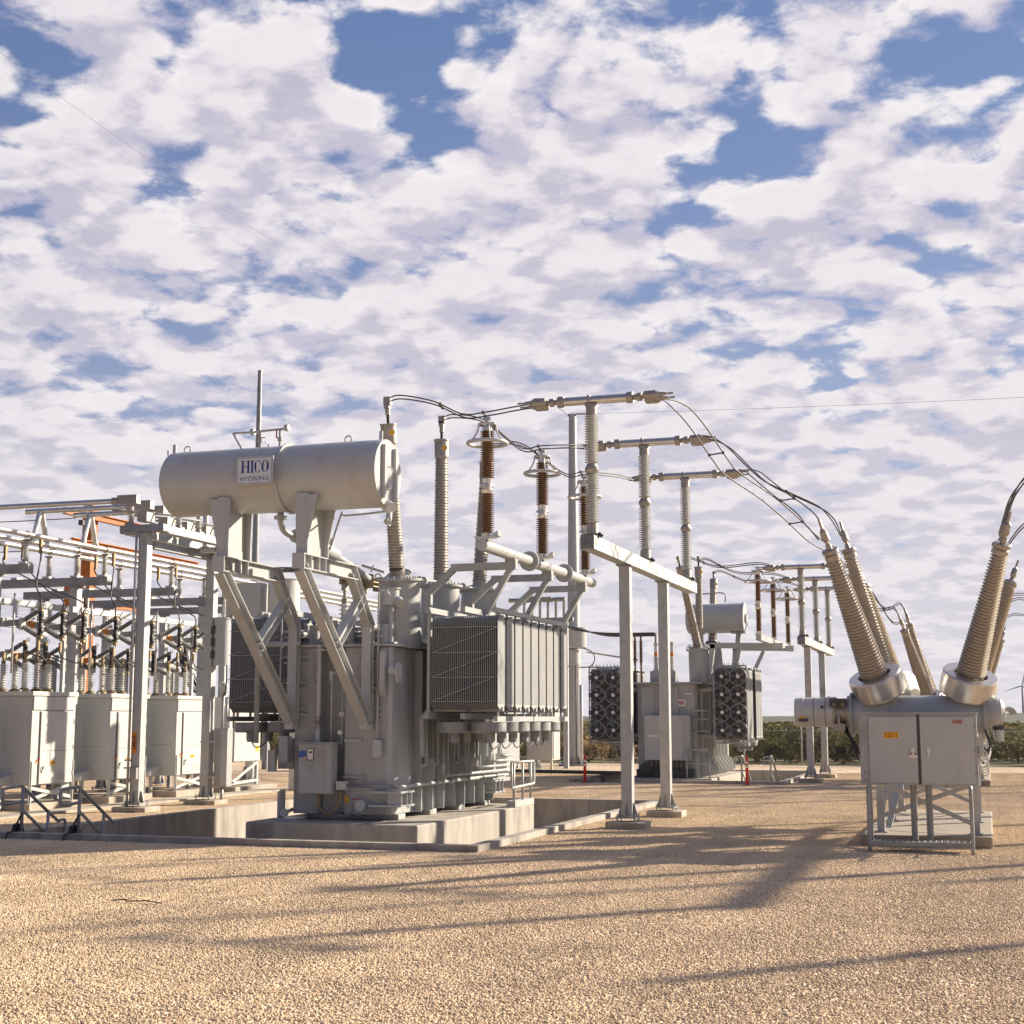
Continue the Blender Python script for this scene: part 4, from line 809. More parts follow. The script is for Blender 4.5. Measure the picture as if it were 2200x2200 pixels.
# ------------------------------------------------------------------ dead-tank circuit breakers
def breaker(label, group):
    t = thing('circuit_breaker', label, 'circuit breaker', (-1.2, 30, 0), group)
    for k, y in enumerate((30.1, 33.1, 36.1)):
        a = MB().lathe((-2.62,y,2.5), (1,0,0), [(0,.36),(.0,.44),(.05,.44),(.05,.375),(2.55,.375),(2.55,.46),(2.60,.46),(2.60,.44),(2.64,.44),(2.64,.3)], 48)
        a.lathe((.02,y,2.55), (1,0,0), [(0,.29),(.16,.29),(.24,.26),(.30,.17),(.33,.0)], 32); a.tube(spline([(.33,y,2.6),(.42,y,2.62),(.5,y,2.58),(.52,y,2.5)], 4), .03, 8); a.cyl((.2,y,2.2), (.2,y,1.98), .09, n=14, m=1); a.cyl((.2,y,2.28),(.2,y,2.2),.11,n=14,m=2)
        a.build('tank', [M['paint'], M['whitep'], M['dark']], t)
        if k == 0 or True:
            d = MB().lathe((-2.62,y,2.55), (-1,0,0), [(0,.33),(.06,.33),(.06,.25),(.28,.25),(.28,.3),(.34,.31),(.34,.27)], 32, 1)
            d.lathe((-2.96,y,2.55), (-1,0,0), [(0,.305),(.05,.305),(.05,.295),(.58,.295),(.60,.305),(.62,.295),(.76,.295),(.76,.0)], 40)
            for xx in (-3.33, -3.1): d.lathe((xx,y,2.55), (-1,0,0), [(0,.2985),(.012,.2985)], 40, 2, cap=False)
            for xx in (-2.75, -2.92): d.box(xx-.09,xx+.07,y-.34,y-.24,2.66,2.82,2); d.cyl((xx,y-.345,2.7),(xx,y-.35,2.7),.035,n=10,m=3)
            d.box(-3.05,-3.0,y-.3,y-.22,2.78,2.86).box(-3.19,-3.13,y-.301,y-.29,2.62,2.68,2).box(-3.63,-3.45,y-.30,y-.265,2.36,2.42,2).box(-3.6,-3.5,y-.30,y-.262,2.425,2.46,4)
            d.tube([(-2.84,y-.25,2.5),(-2.84,y-.28,2.35),(-2.8,y-.2,2.3)], .025, 6); d.box(-2.95,-2.72,y-.25,y+.15,2.18,2.32,1)
            d.build('mechanism_drum', [M['whitep'], M['alud'], M['dark'], M['brass'], M['yellow']], t)
            cbl = MB()
            for j in range(4): cbl.tube(spline([(-2.78+.03*j,y-.15,2.25),(-2.72+.02*j,y-.2,2.15-.02*j),(-2.55,y-.25,1.95-.05*j),(-2.48,y-.28,1.6)], 5), .02, 6)
            cbl.box(-2.92,-2.72,y-.2,y-.05,1.72,1.86); cbl.build('control_cable', M['black'], t)
        for s in (-1, 1):
            b = V((-1.2+s*.80, y, 2.86)); sp = (-1.15, 0, 1.15)[k]; tip = V((-1.2+s*(1.62 if s < 0 or k < 2 else 1.88), y+sp*1.05, 5.72 if sp else 6.2)); ax = (tip-b).normalized()
            L = (tip-b).length
            MB().lathe(b, ax, [(-.22,.30),(.1,.30)], 36).build('neck', M['paint'], t)
            g = MB().lathe(b, ax, [(.05,.30),(.05,.515),(.08,.53),(.46,.53),(.49,.515),(.49,.33),(.43,.315),(.1,.315)], 56, cap=False); g.build('current_transformer_ring', M['brushed'], t)
            u = MB().lathe(b, ax, [(.1,.28,1),(.5,.26,1)] + sheds(.5, L-.22, 38, .225, .285, .115, .16) + [(L-.22,.12),(L-.2,.15),(L-.12,.15),(L-.1,.12,1),(L-.06,.165,1),(L,.165,1),(L+.012,.15,1)], 28)
            uo = u.build('bushing', [M['tan'], M['alud']], t)
            c = MB().lathe(b, ax, [(L+.01,.06),(L+.12,.055),(L+.12,.035),(L+.25,.04)], 12); q = b+ax*(L+.22)
            for dy in (-.1, .1): c.lathe(q+V((0,dy,0)), ax, [(-.05,.05),(.0,.075),(.16,.07),(.22,.03),(.42,.025)], 12)
            c.bar(q+V((0,-.1,0)), q+V((0,.1,0)), .08, .1); c.build('terminal', M['alud'], uo)
    # cabinet
    c = MB().box(-2.33,-.2,28.45,29.1,1.19,2.5); c.box(-2.35,-.18,28.42,29.12,2.502,2.53)
    co_ = c.build('control_cabinet', M['paint'], t, bevel=.008)
    for x0, x1, hx in ((-2.16,-1.28,-1.36), (-1.22,-.25,-1.08)):
        d = MB().box(x0,x1,28.425,28.449,1.22,2.45).build('cabinet_door', M['paint2'], co_, bevel=.006)
        for zz in (1.4, 1.84, 2.28): MB().box(x0-.012 if x0 < -2 else x1-.006, x0+.006 if x0 < -2 else x1+.012, 28.415, 28.436, zz-.04, zz+.04).build('door_hinge', M['galvd'], d)
        h = MB().box(hx-.03,hx+.03,28.40,28.4245,1.8,1.87); h.box(hx-.014,hx+.014,28.385,28.40,1.70,1.85); h.build('door_handle', M['cream'], d)
        if x0 < -2:
            n = MB().box(-1.88,-1.61,28.419,28.4245,2.05,2.165); n.text('52U1', (-1.745,28.4175,2.107), (1,0,0), (0,0,1), .115, 1, .008); n.build('number_plate', [M['yellow'], M['redl']], d)
            MB().box(-1.44,-1.28,28.419,28.4245,1.69,1.77).box(-1.44,-1.28,28.417,28.4185,1.75,1.77,1).build('notice_label', [M['cream'], M['redl']], d)
        else:
            n = MB().box(-.66,-.43,28.42,28.4245,2.31,2.41); n.text('ABB', (-.545,28.4175,2.36), (1,0,0), (0,0,1), .1, 1, .02, 1.05); n.build('maker_plate', [M['paint2'], M['redl']], d)
    v = MB()
    for z in (1.27, 1.42): v.lathe((-2.245,28.449,z), (0,-1,0), [(0,.05),(.01,.05),(.01,.042)], 18, 0); v.box(-2.27,-2.22,28.436,28.439,z-.02,z-.01,1); v.box(-2.27,-2.22,28.436,28.439,z+.01,z+.02,1)
    v.build('cabinet_vent', [M['paint2'], M['dark']], co_)
    MB().bar((-1.25,28.44,1.2),(-1.25,28.44,2.5),.05,.01,(0,1,0)).build('door_gap', M['dark'], co_)
    # support frame
    for y in (29.65, 33.1, 36.6):
        for x in (-2.07, -.3): l = MB().bar((x,y,.225), (x,y,2.1), .14, .14, (0,1,0)); l.box(x-.12,x+.12,y-.12,y+.12,.222,.245); l.build('leg', M['galv'], t)
    b = MB()
    for y in (29.65, 36.6): b.bar((-2.0,y-.03,1.15), (-.36,y-.03,.42), .03, .09); b.bar((-.36,y+.03,1.15), (-2.0,y+.03,.55), .03, .09)
    for x in (-2.07, -.3):
        for y0, y1 in ((29.7,33.0),(36.5,33.2)): b.bar((x,y0,.4), (x,y1,1.8), .09, .03); 
        b.bar((x,29.6,2.09), (x,36.7,2.09), .14, .14)
    b.bar((-1.95,29.9,.3),(-1.72,31.6,1.4),.12,.03); b.build('brace', M['galv'], t)
    for x in (-1.40, -1.12): MB().cyl((x,28.85,0), (x,28.85,1.19), .062, n=16).build('conduit_riser', M['galvd'], t)
    w = MB()
    for j in range(6): w.tube(spline([(-.05,29.4+.1*j,2.2),(.02,29.2,1.95-.03*j),(-.02-.02*j,28.9,1.75-.04*j),(-.19,28.8,1.72)], 5), .02, 6, j % 2)
    for j in range(4): w.tube(spline([(-.19,28.75,1.9-.05*j),(-.06,28.7,1.8-.07*j),(-.02,28.7,1.62-.06*j),(-.1,28.72,1.52-.05*j),(-.19,28.75,1.58)], 5), .014, 6, 1)
    w.build('cable_loop', [M['black'], M['cream']], t)
    MB().box(-.17,-.12,28.6,28.8,1.75,2.0).build('terminal_box', M['whitep'], t)
    return t
CB = breaker('large beige-bushing circuit breaker with two-door grey control cabinet in the right foreground', 'dead-tank circuit breakers')
CB2 = dup(CB, (0,27,0), 'second circuit breaker partly hidden behind the foreground breaker, only its bushings clear of the drum', 'dead-tank circuit breakers', skip=('number_plate',))
for p, o in ((0,'the near circuit breaker, foreground'), (27,'the rear circuit breaker, mostly hidden')):
    s = thing('step_platform', 'galvanised grating step with side rails in front of %s' % o, 'step platform', (-1.25,27.9+p,0), 'breaker step platforms')
    g = MB().box(-2.12,-.38,27.7+p,27.75+p,.12,.20).box(-2.12,-.38,28.22+p,28.25+p,.12,.20)
    for i in range(60): g.box(-2.12+.0295*i,-2.114+.0295*i,27.75+p,28.22+p,.15,.196)
    for i in range(18): g.box(-2.1+.1*i,-2.085+.1*i,27.75+p,28.22+p,.15,.201,1)
    for k in range(4): g.box(-2.12,-.38,27.82+.11*k+p,27.828+.11*k+p,.16,.19)
    g.build('grating', [M['galvd'], M['galv']], s)
    for x in (-2.15, -.35):
        r = MB().tube(spline([(x,27.68+p,0),(x,27.68+p,.8),(x,27.68+p,1.1),(x,27.74+p,1.17),(x,28.22+p,1.17),(x,28.27+p,1.12),(x,28.27+p,.9),(x,28.27+p,.1)], 5), .034, 10); r.tube([(x,27.68+p,.62),(x,28.27+p,.62)], .022, 8); r.build('guard_rail', M['galvd'], s)
# jumpers leaving the breakers to the right
for i, (y, z) in enumerate(((28.9,5.95),(33.1,6.45),(37.3,5.95))):
    jumper([(.45,y,z),(.52,y,z+.3),(.75,y,z+.85),(1.3,y,z+1.35),(2.4,y,z+1.6),(3.9,y,8.3),(5.2,YS[i],8.9)], (0,.15,0), 'twin cable arching to the right from the %s pole of the near breaker' % PH[i], 'jumpers leaving the breakers')
    jumper([(.45,y+27,z),(.5,y+27,z+.25),(.7,y+27,z+.6),(1.2,y+27,z+.85),(2.0,y+27,z+.95),(3.9,y+27,8.3)], (0,.15,0), 'twin cable arching to the right from the %s pole of the rear breaker' % PH[i], 'jumpers leaving the breakers')
# jumpers of the far bay
for i, (yb, ys_) in enumerate(((56.8,55.4),(60,60.3),(63.2,65.1))):
    hb = V(((-11.36,56.8,8.75),(-11.31,60,9.05),(-11.26,63.2,8.85))[i]); ar = V(((-8.2,55.7,8.3),(-8.2,59.9,8.3),(-8.2,64.4,8.35))[i])
    jumper([hb, hb+V((.4,0,.05)), lerp(hb, ar, .5)+V((0,0,-.15)), ar+V((0,0,.1)), V((-7.5,ys_,8.2))], (0,.08,0), 'twin cable from the %s bushing of the far transformer to its bus stand' % PH[i], 'far bay jumpers', .018, (.4,))
    tip = V((-2.9,(55.7,60.1,64.8)[i],(5.95,6.45,6.05)[i]))
    jumper([V((-5.1,ys_,8.16)), V((-4.6,ys_,8.0)), lerp(V((-5.1,ys_,8.16)), tip, .6)+V((0,0,-.25)), tip+V((-.25,0,.6)), tip], (0,.15,0), 'twin cable drooping from the %s far bus tube to the rear breaker' % PH[i], 'far bay breaker jumpers', .018, (.5,))
# ------------------------------------------------------------------ far transformer with fan-faced radiators
T2 = thing('power_transformer', 'distant grey power transformer with fan-covered radiator banks and a short conservator behind its bushings', 'transformer', (-12.2, 60.5, .12))
t2 = MB().prism((0,0,.12), (1,0,0), (0,1,0), [(-13.45,57.6),(-13.2,57.5),(-11.1,57.5),(-11.0,57.6),(-11.0,64.8),(-13.45,64.8)], 3.7).build('tank', M['paint'], T2, bevel=.02)
MB().box(-13.65,-10.75,57.3,65.0,3.823,3.89).build('tank_cover', M['paint'], T2)
for i in range(8): y = 58.2+.8*i; MB().prism((-10.999,y,0), (1,0,0), (0,0,1), [(0,.12),(.45,.3),(.45,.42),(.12,.9),(.12,3.8),(0,3.8)], .03).build('stiffener', M['whitep'], T2)
for x in (-13.0, -12.0): MB().box(x-.25,x+.25,57.44,57.499,.5,3.7).build('wall_stiffener', M['paint'], T2)
k2 = MB().box(-13.06,-11.2,57.0,57.44,.80,2.58).build('control_cabinet', M['paint'], T2, bevel=.01)
MB().box(-13.03,-12.3,56.975,56.999,.83,2.55).build('cabinet_door', M['paint2'], k2); MB().box(-12.27,-11.5,56.975,56.999,.83,2.55).box(-12.85,-12.5,56.97,56.9745,1.72,1.80,1).box(-12.3,-12.26,56.95,56.974,1.55,1.66,2).build('cabinet_door', [M['paint2'], M['cream'], M['black']], k2)
pl = MB().box(-11.98,-11.46,57.46,57.49,2.92,3.20).text('ABB', (-11.70,57.457,3.06), (1,0,0), (0,0,1), .21, 1, .02); pl.build('maker_plate', [M['cream'], M['redl']], T2)
MB().box(-11.45,-11.15,57.4,57.499,3.4,3.46).build('number_plate', M['cream'], T2)
cc = MB()
for k in range(4): cc.tube([(-12.5+.12*k,57.42,2.58),(-12.5+.12*k,57.42,3.9+.1*k)], .03, 8)
for z in (2.75,2.42,1.95,1.15): cc.tube([(-11.2,57.35,z),(-10.5,57.35,z)], .03, 8)
cc.build('conduit', M['galv'], T2)
dk = MB().box(-13.4,-11.1,57.05,57.45,.13,.45)
for k in range(10): dk.tube([(-12.9+.17*k,57.2,.8),(-12.9+.17*k,57.25,.4)], .03, 6)
dk.cyl((-13.0,57.0,.5),(-13.0,56.9,.5),.22,n=20,m=0); dk.build('base_equipment', M['dark'], T2)
def fan(root, x, y, z, r=.40):
    f = MB(); f.torus((x,y-.1,z), (0,1,0), r, .02, 32, 6); f.lathe((x,y-.1,z), (0,1,0), [(0,r),(.08,r)], 32, cap=False)
    for q in (.4,.72): f.torus((x,y-.13,z), (0,1,0), r*q, .004, 24, 4)
    fo = f.build('fan_guard', M['galvd'], root)
    b = MB().cyl((x,y-.16,z), (x,y-.04,z), .07, n=16, m=1)
    for k in range(5):
        a = k*2*math.pi/5+.3; n = 6
        for i in range(n):
            q = []
            for t, e in ((i/n,0),((i+1)/n,0),((i+1)/n,1),(i/n,1)):
                s = .06+(r*.93-.06)*t; w = (.22+.22*t) if e else -(.24+.10*t); aa = a + w + t*.35
                q.append((x+s*math.cos(aa), y-.05-.06*e, z+s*math.sin(aa)))
            b.poly(q)
    b.build('fan_blade', [M['fanm'], M['cream']], fo)
    return fo
for x0, x1 in ((-15.3,-13.95), (-10.22,-8.96)):
    for i, y in enumerate((57.4, 58.0, 58.6, 59.9, 60.5, 61.1)): radiator(T2, x0, x1, y, .52, 1.58, 4.45, 24)
    fr = MB()
    for z in (1.5, 4.5): fr.bar((x0-.03,57.1,z), (x1+.03,57.1,z), .06, .06); fr.bar((x0+.3,57.1,z), (x0+.3,61.5,z), .1, .1); fr.bar((x1-.3,57.1,z), (x1-.3,61.5,z), .1, .1)
    for x in (x0-.02, x1+.02): fr.bar((x,57.08,1.5), (x,57.08,4.5), .05, .05)
    for k in range(8): fr.cyl((x0+.1+.15*k,57.2,4.5), (x0+.1+.15*k,57.2,4.62), .02, n=6)
    inn = -13.45 if x0 < -13 else -11.0; a = x1 if x0 < -13 else x0
    for z in (1.75, 3.6): fr.cyl((a,58,z), (inn,58,z), .1, n=12); fr.cyl((a,60.5,z), (inn,60.5,z), .1, n=12)
    fr.build('radiator_frame', M['rad'], T2)
    for i in range(2):
        for j in range(4): fan(T2, x0+.33+.66*i*(x1-x0)/1.3, 57.0, 4.08-.70*j, .33)
    for k in range(4): MB().cyl((x1-.4+.0*k,57.6+.9*k,1.35), (x1-.4,57.6+.9*k,1.5), .3, n=16).cyl((x1-.4,57.6+.9*k,1.15),(x1-.4,57.6+.9*k,1.35),.1,n=10).build('lower_fan', M['galvd'], T2)
for tb, tt, b, t in (((-10.95,58.05,3.9),(-11.0,58,5.2),(-11.02,57.9,5.42),(-11.36,56.8,8.0)), ((-11.3,60,3.9),(-11.32,60,5.4),(-11.32,60,5.62),(-11.31,60,8.3)), ((-11.1,62,3.9),(-11.15,62,5.6),(-11.15,62.05,5.8),(-11.26,63.2,8.1))):
    hv_bushing(T2, tb, tt, b, t, 30, .19, .16, .42)
dr = MB().lathe((-12.2,62,6.72), (1,0,0), [(0,.55),(.05,.64),(2.45,.64),(2.45,.68),(2.5,.68),(2.5,.6)], 48); dr.cyl((-9.7,62,6.7), (-9.62,62,6.7), .2, n=20); d2 = dr.build('conservator_drum', M['paint2'], T2)
fr2 = MB()
for x in (-11.9, -10.2): MB().bar((x,62,3.9), (x+.2,62,6.08), .2, .16, (0,1,0)).box(x-.1,x+.4,61.7,62.3,6.06,6.12).build('conservator_support', M['paint'], T2)
fr2.tube(spline([(-11.6,62,7.3),(-11.6,62,7.75),(-11.4,62,7.8),(-10.6,62,7.8),(-10.55,62,7.4)], 4), .03, 8); fr2.build('vent_pipe', M['paint'], d2)
am = MB().bar((-10.6,58.0,4.0), (-10.4,58,5.4), .2, .2, (0,1,0)).bar((-10.5,58.0,5.36), (-7.6,58,5.3), .2, .22).bar((-10.3,62.3,5.45), (-7.7,62.3,5.4), .2, .22).bar((-8.15,55.2,5.5), (-8.15,65.0,5.5), .2, .22).bar((-9.7,58.0,3.9), (-9.3,58.0,5.25), .14, .14, (0,1,0)).bar((-9.7,62.3,3.9), (-9.0,62.3,5.3), .14, .14, (0,1,0)).bar((-10.3,62.3,4.0), (-10.2,62.3,5.4), .2, .2, (0,1,0))
am.build('arrester_arm', M['paint2'], T2)
for y in (55.7, 59.9, 64.4): arrester(T2, -8.2, y, 5.62, 2.63, 'brown', .5, .085, .125, 0)
for i in range(4):
    x = -12.75+.22*i; l = MB().lathe((x,58.0,3.9), (0,0,1), [(0,.14),(.5,.14)] + sheds(.5,1.05,7,.07,.12) + [(1.05,.075,1),(1.2,.075,1),(1.2,.07,2),(1.5,.07,2),(1.5,.09,2),(1.6,.09,2),(1.6,.05,3),(2.0-.12*i,.05,3)], 14)
    l.build('low_voltage_bushing', [M['porc'], M['orangel'], M['white'], M['alud']], T2)
MB().box(-12.95,-11.9,57.75,58.25,3.89,4.35).build('bushing_box', M['paint'], T2)
for x in (-13.6, -13.35): MB().lathe((x,57.9,4.5), (0,0,1), [(0,.03),(.2,.05)] + sheds(.2,1.1,12,.05,.1) + [(1.1,.04),(1.3,.04)], 12).cyl((x,57.9,3.85),(x,57.9,4.5),.04,n=8).build('low_voltage_arrester', M['brown'], T2)
for x, y, z0, l in ((-8.83,55.0,-.85,'left'), (-7.75,55.0,-.85,'right')):
    h = MB().tube(spline([(x,54.75,.13),(x,54.75,.9),(x,54.78,1.02),(x,54.9,1.04),(x,55.2,.95),(x+.1,56.6,-.1),(x+.1,56.9,-.1),(x+.1,56.9,-.85)], 3), .035, 8); h.tube([(x,54.75,.5),(x+.1,56.3,-.5)], .03, 8); h.tube([(x-.0,54.75,.75),(x-.22,54.6,.75),(x-.22,54.6,1.02),(x,54.72,1.03)], .03, 8)
    tag(h.build('handrail', M['galv'], None, (x,54.8,0)), 'galvanised stair rail into the far oil pit, the %s one of the pair' % l, 'handrail', 'far pit handrails')
h = MB()
for x in (-11.3, -10.85, -10.4): h.tube([(x,56.75,.12),(x,56.75,1.2)], .03, 8)
h.tube([(-11.3,56.75,1.2),(-10.4,56.75,1.25)], .03, 8); h.tube([(-11.3,56.75,.7),(-10.4,56.75,.7)], .03, 8)
tag(h.build('handrail', M['galv'], None, (-10.85,56.75,.12)), 'short grey guard rail standing on the front of the far plinth', 'handrail')
tag(MB().cyl((-19.0,54.6,.42), (-13.3,54.6,.38), .07, n=12).box(-18.95,-18.85,54.5,54.7,0,.36).box(-14.2,-14.1,54.5,54.7,0,.33).build('oil_pipe', M['dark'], None, (-16,54.6,0)), 'dark horizontal pipe along the front kerb of the far pit', 'pipe')
for x, y, l in ((-14.75,54.2,'red and white delineator post at the left end of the far pit kerb'), (-8.5,53.9,'red and white delineator post in front of the far pit, by the radiators')):
    t = thing('delineator_post', l, 'delineator', (x,y,0), 'red delineator posts')
    MB().lathe((x,y,0), (0,0,1), [(0,.24),(.02,.24),(.03,.1)], 16).build('rubber_base', M['black'], t)
    MB().lathe((x,y,.03), (0,0,1), [(0,.062),(.62,.055),(.62,.0555,1),(.70,.0545,1),(.70,.054),(.76,.054),(.76,.0545,1),(.84,.0535,1),(.84,.053),(.9,.05),(1.08,.02),(1.08,.0)], 16).build('post_body', [M['red'], M['cream']], t)
# ------------------------------------------------------------------ medium-voltage yard on the left
ORD = ('nearest', 'second', 'third', 'fourth', 'fifth')
def switchgear(y0, label, plate, group):
    x1, x0 = -24.25, -26.7; t = thing('switchgear_cabinet', label, 'switchgear cabinet', (-25.4, y0+.95, 0), group)
    y1 = y0+1.9
    MB().box(x0,x1,y0,y1,.66,3.03).build('cabinet_body', M['paint2'], t, bevel=.012)
    MB().box(x0-.06,x1+.07,y0-.08,y1+.08,3.032,3.15).build('roof', M['whitep'], t, bevel=.012)
    MB().box(x1+.001,x1+.035,y0+.03,y1-.02,2.66,3.02).build('upper_panel', M['whitep'], t, bevel=.006)
    MB().box(x1+.001,x1+.012,y0+.0,y0+.31,.68,2.63).build('side_panel', M['whitep'], t)
    d = MB().box(x1+.001,x1+.05,y0+.36,y1-.06,.69,2.62).build('cabinet_door', M['whitep'], t, bevel=.008)
    MB().box(x1+.0505,x1+.053,y0+.42,y1-.25,1.56,1.57).box(x1+.0005,x1+.02,y0+.32,y0+.355,.69,2.62).build('door_seam', M['dark'], d)
    for zz in (.95, 1.65, 2.35): MB().box(x1+.03,x1+.066,y1-.075,y1-.045,zz-.06,zz+.06).build('door_hinge', M['galvd'], d)
    vv = MB()
    for q in range(5): vv.box(x1+.0505,x1+.056,y0+1.1,y0+1.5,.8+.04*q,.815+.04*q)
    vv.build('louvre_vent', M['paint'], d)
    h = MB().tube([(x1+.06,y0+.45,.98),(x1+.09,y0+.45,1.12),(x1+.09,y0+.48,1.16),(x1+.06,y0+.52,1.1)], .012, 6).build('door_handle', M['black'], d)
    MB().box(x1+.0505,x1+.053,y0+.5,y0+.62,2.3,2.42).box(x1+.0505,x1+.053,y0+.5,y0+.6,2.12,2.22).box(x1+.0505,x1+.053,y0+.85,y0+1.0,1.38,1.53).box(x1+.0505,x1+.053,y0+.48,y0+.58,1.35,1.43).build('notice_label', M['cream'], d)
    n = MB().box(x1+.0505,x1+.054,y0+.82,y0+1.05,1.19,1.30).text(plate, (x1+.0555,y0+.935,1.245), (0,1,0), (0,0,1), .10, 1, .008); n.build('number_plate', [M['yellow'], M['black']], d)
    MB().tube([(x1+.01,y0+.28,1.32),(x1+.07,y0+.3,1.33),(x1+.08,y0+.34,1.38)], .012, 6).box(x1+.01,x1+.03,y0+.26,y0+.3,1.24,1.3,1).build('interlock_lever', [M['red'], M['yellow']], t)
    MB().box(x0+1.05,x0+1.056,y0-.003,y0-.0005,1.5,3.02).box(x0+1.2,x1-.1,y0-.003,y0-.0005,1.62,1.626).build('front_seam', M['dark'], t)
    for yy in (y0+.02, y1-.02):
        for xx in (x1+.03, x0+.1):
            l = MB().box(xx-.05,xx+.04,yy-.012,yy+.0,.2,1.3).box(xx+.0,xx+.012,yy-.05,yy+.05,.2,1.3); 
            for k in range(9): l.cyl((xx+.012,yy,.3+.11*k),(xx+.0135,yy,.3+.11*k),.013,n=6,m=1)
            l.build('support_leg', [M['whitep'], M['dark']], t)
    b = MB()
    b.bar((x1+.02,y0+.05,.60),(x1+.02,y1-.05,.30),.02,.09); b.bar((x1-.005,y0+.05,.28),(x1-.005,y1-.05,.62),.02,.09); b.build('cross_brace', M['whitep'], t); b = MB(); b.bar((x0+.1,y0+.05,.60),(x0+.1,y1-.05,.30),.02,.08); b.bar((x0+.12,y0+.05,.28),(x0+.12,y1-.05,.62),.02,.08)
    b.build('cross_brace', M['whitep'], t)
    tb = MB().prism((-25.9,y0-.62,0), (0,1,0), (0,0,1), [(0,.66),(.62,.66),(.62,.98),(.12,.86),(0,.78)], 1.15); o = tb.build('mechanism_box', M['paint2'], t, bevel=.008)
    for xx in (-25.8, -24.85): MB().bar((xx,y0-.4,.0),(xx,y0-.4,.66),.09,.09,(0,1,0)).build('box_leg', M['paint2'], o)
    for i in range(3):
        for j, xx in enumerate((-25.95, -24.85)):
            yy = y0+.42+.52*i
            c = MB().lathe((xx,yy,3.15), (0,0,1), [(0,.15,1),(.06,.15,1),(.1,.09)] + sheds(.1,.78,10,.065,.125) + [(.78,.06,1),(.88,.06,1),(.88,.035,1),(1.02,.035,1)], 14); c.box(xx-.03,xx+.03,yy-.05,yy+.05,4.1,4.25,1)
            c.build('roof_bushing', [M['white'], M['brass']], t)
    MB().cyl((x1-.5,y0+.1,3.1),(x1-.5,y0+.1,3.2),.05,n=10).build('roof_vent', M['paint2'], t)
    return t
BAY = [33.0+3.65*k for k in range(5)]
for k in range(3):
    y0 = BAY[k]
    switchgear(y0, '%s grey switchgear cabinet of the row, %s' % (ORD[k], ('cut off by the left edge', 'behind the galvanised post with the orange plate', 'left of the post with the junction box')[k]), ('52F2','52F3','52F4')[k], 'switchgear cabinets')
    tag(MB().box(-26.9,-24.05,y0-.2,y0+2.1,-.05,.2).build('concrete_pad', M['conc'], None, (-25.4,y0+1,0), bevel=.02), 'concrete pad under the %s switchgear cabinet' % ORD[k], 'concrete base', 'switchgear pads')
# bus pipes along the row on beams, with drop cables
PX = (-24.2, -25.14, -26.1)
for i, x in enumerate(PX):
    tag(MB().lathe((x,22,7.3), (0,1,0), [(0,.075),(38,.075)], 16).build('bus_pipe', M['alu'], None, (x,40,7.3)), 'long aluminium bus pipe, the %s of the three running away along the switchgear row' % ('right-hand','middle','left-hand')[i], 'bus pipe', 'bus pipes along the row')
for k in range(-1, 5):
    y = 36.0+3.65*(k-1); w = 'bus portal %s' % ('at the left picture edge','above the nearest cabinet','above the second cabinet','above the third cabinet','behind the third cabinet','at the far end of the row')[k+1]
    t = thing('bus_portal', 'galvanised ' + w + ', a beam with post insulators', 'bus support', (-25.14,y,0), 'bus portals')
    MB().box(-29.6,-24.02,y-.12,y+.12,6.26,6.5).build('beam', M['galvd'], t, bevel=.01)
    for x in (-25.14, -28.9): column(t, x, y, 0, 6.22, .26)
    for x in (-25.14, -28.9): MB().box(x-.2,x+.2,y-.2,y+.2,6.225,6.258).build('cap_plate', M['galvd'], t)
    for x in PX:
        MB().box(x-.12,x+.12,y-.15,y+.15,6.501,6.56).build('insulator_foot', M['alu'], t)
        o = station_post(t, x, y, 6.56, 7.13, 9, .055, .105, 'porc', False)
        MB().box(x-.13,x+.13,y-.04,y+.04,7.13,7.17).torus((x,y,7.3),(0,1,0),.085,.014,20,6).build('pipe_clamp', M['brass'], o)
    for x in (-27.2, -28.4): MB().box(x-.11,x+.11,y-.15,y+.15,6.501,6.56).build('mounting_plate', M['alu'], t)
# hook-stick disconnect switches on a beam in front of the cabinets
def switch(root, x, y, z, s=1.0):
    b = MB().box(x-.06,x+.03,y-.09,y+.09,z-.16,z+.16); o = b.build('switch_base', M['whitep'], root)
    for q in (1, -1):
        p = V((x+.03,y,z+q*.08)); e = V((x+.55,y,z+q*.36)); d = e-p; L = d.length
        i = MB().lathe(p, d, [(0,.05,1),(.06,.05,1)] + sheds(.06,L-.08,8,.045,.078) + [(L-.08,.05,1),(L,.05,1)], 14); io = i.build('switch_insulator', [M['sgrey'], M['alud']], root)
        MB().box(e.x-.04,e.x+.07,y-.05,y+.05,e.z-.05,e.z+.05).build('switch_jaw', M['brass'], io)
    k = MB().prism((x+.55,y-.045,z), (1,0,0), (0,0,1), [(-.035,-.42),(.06,-.42),(.085,-.2),(.06,0),(.075,.25),(.055,.42),(-.035,.42),(-.02,0)], -.09); k.torus((x+.66,y,z+.43),(0,1,0),.045,.01,14,5)
    for zz in (-.3,-.1,.12,.3): k.box(x+.6,x+.66,y-.048,y+.048,z+zz,z+zz+.02,1)
    k.build('fuse_blade', [M['black'], M['cream']], root)
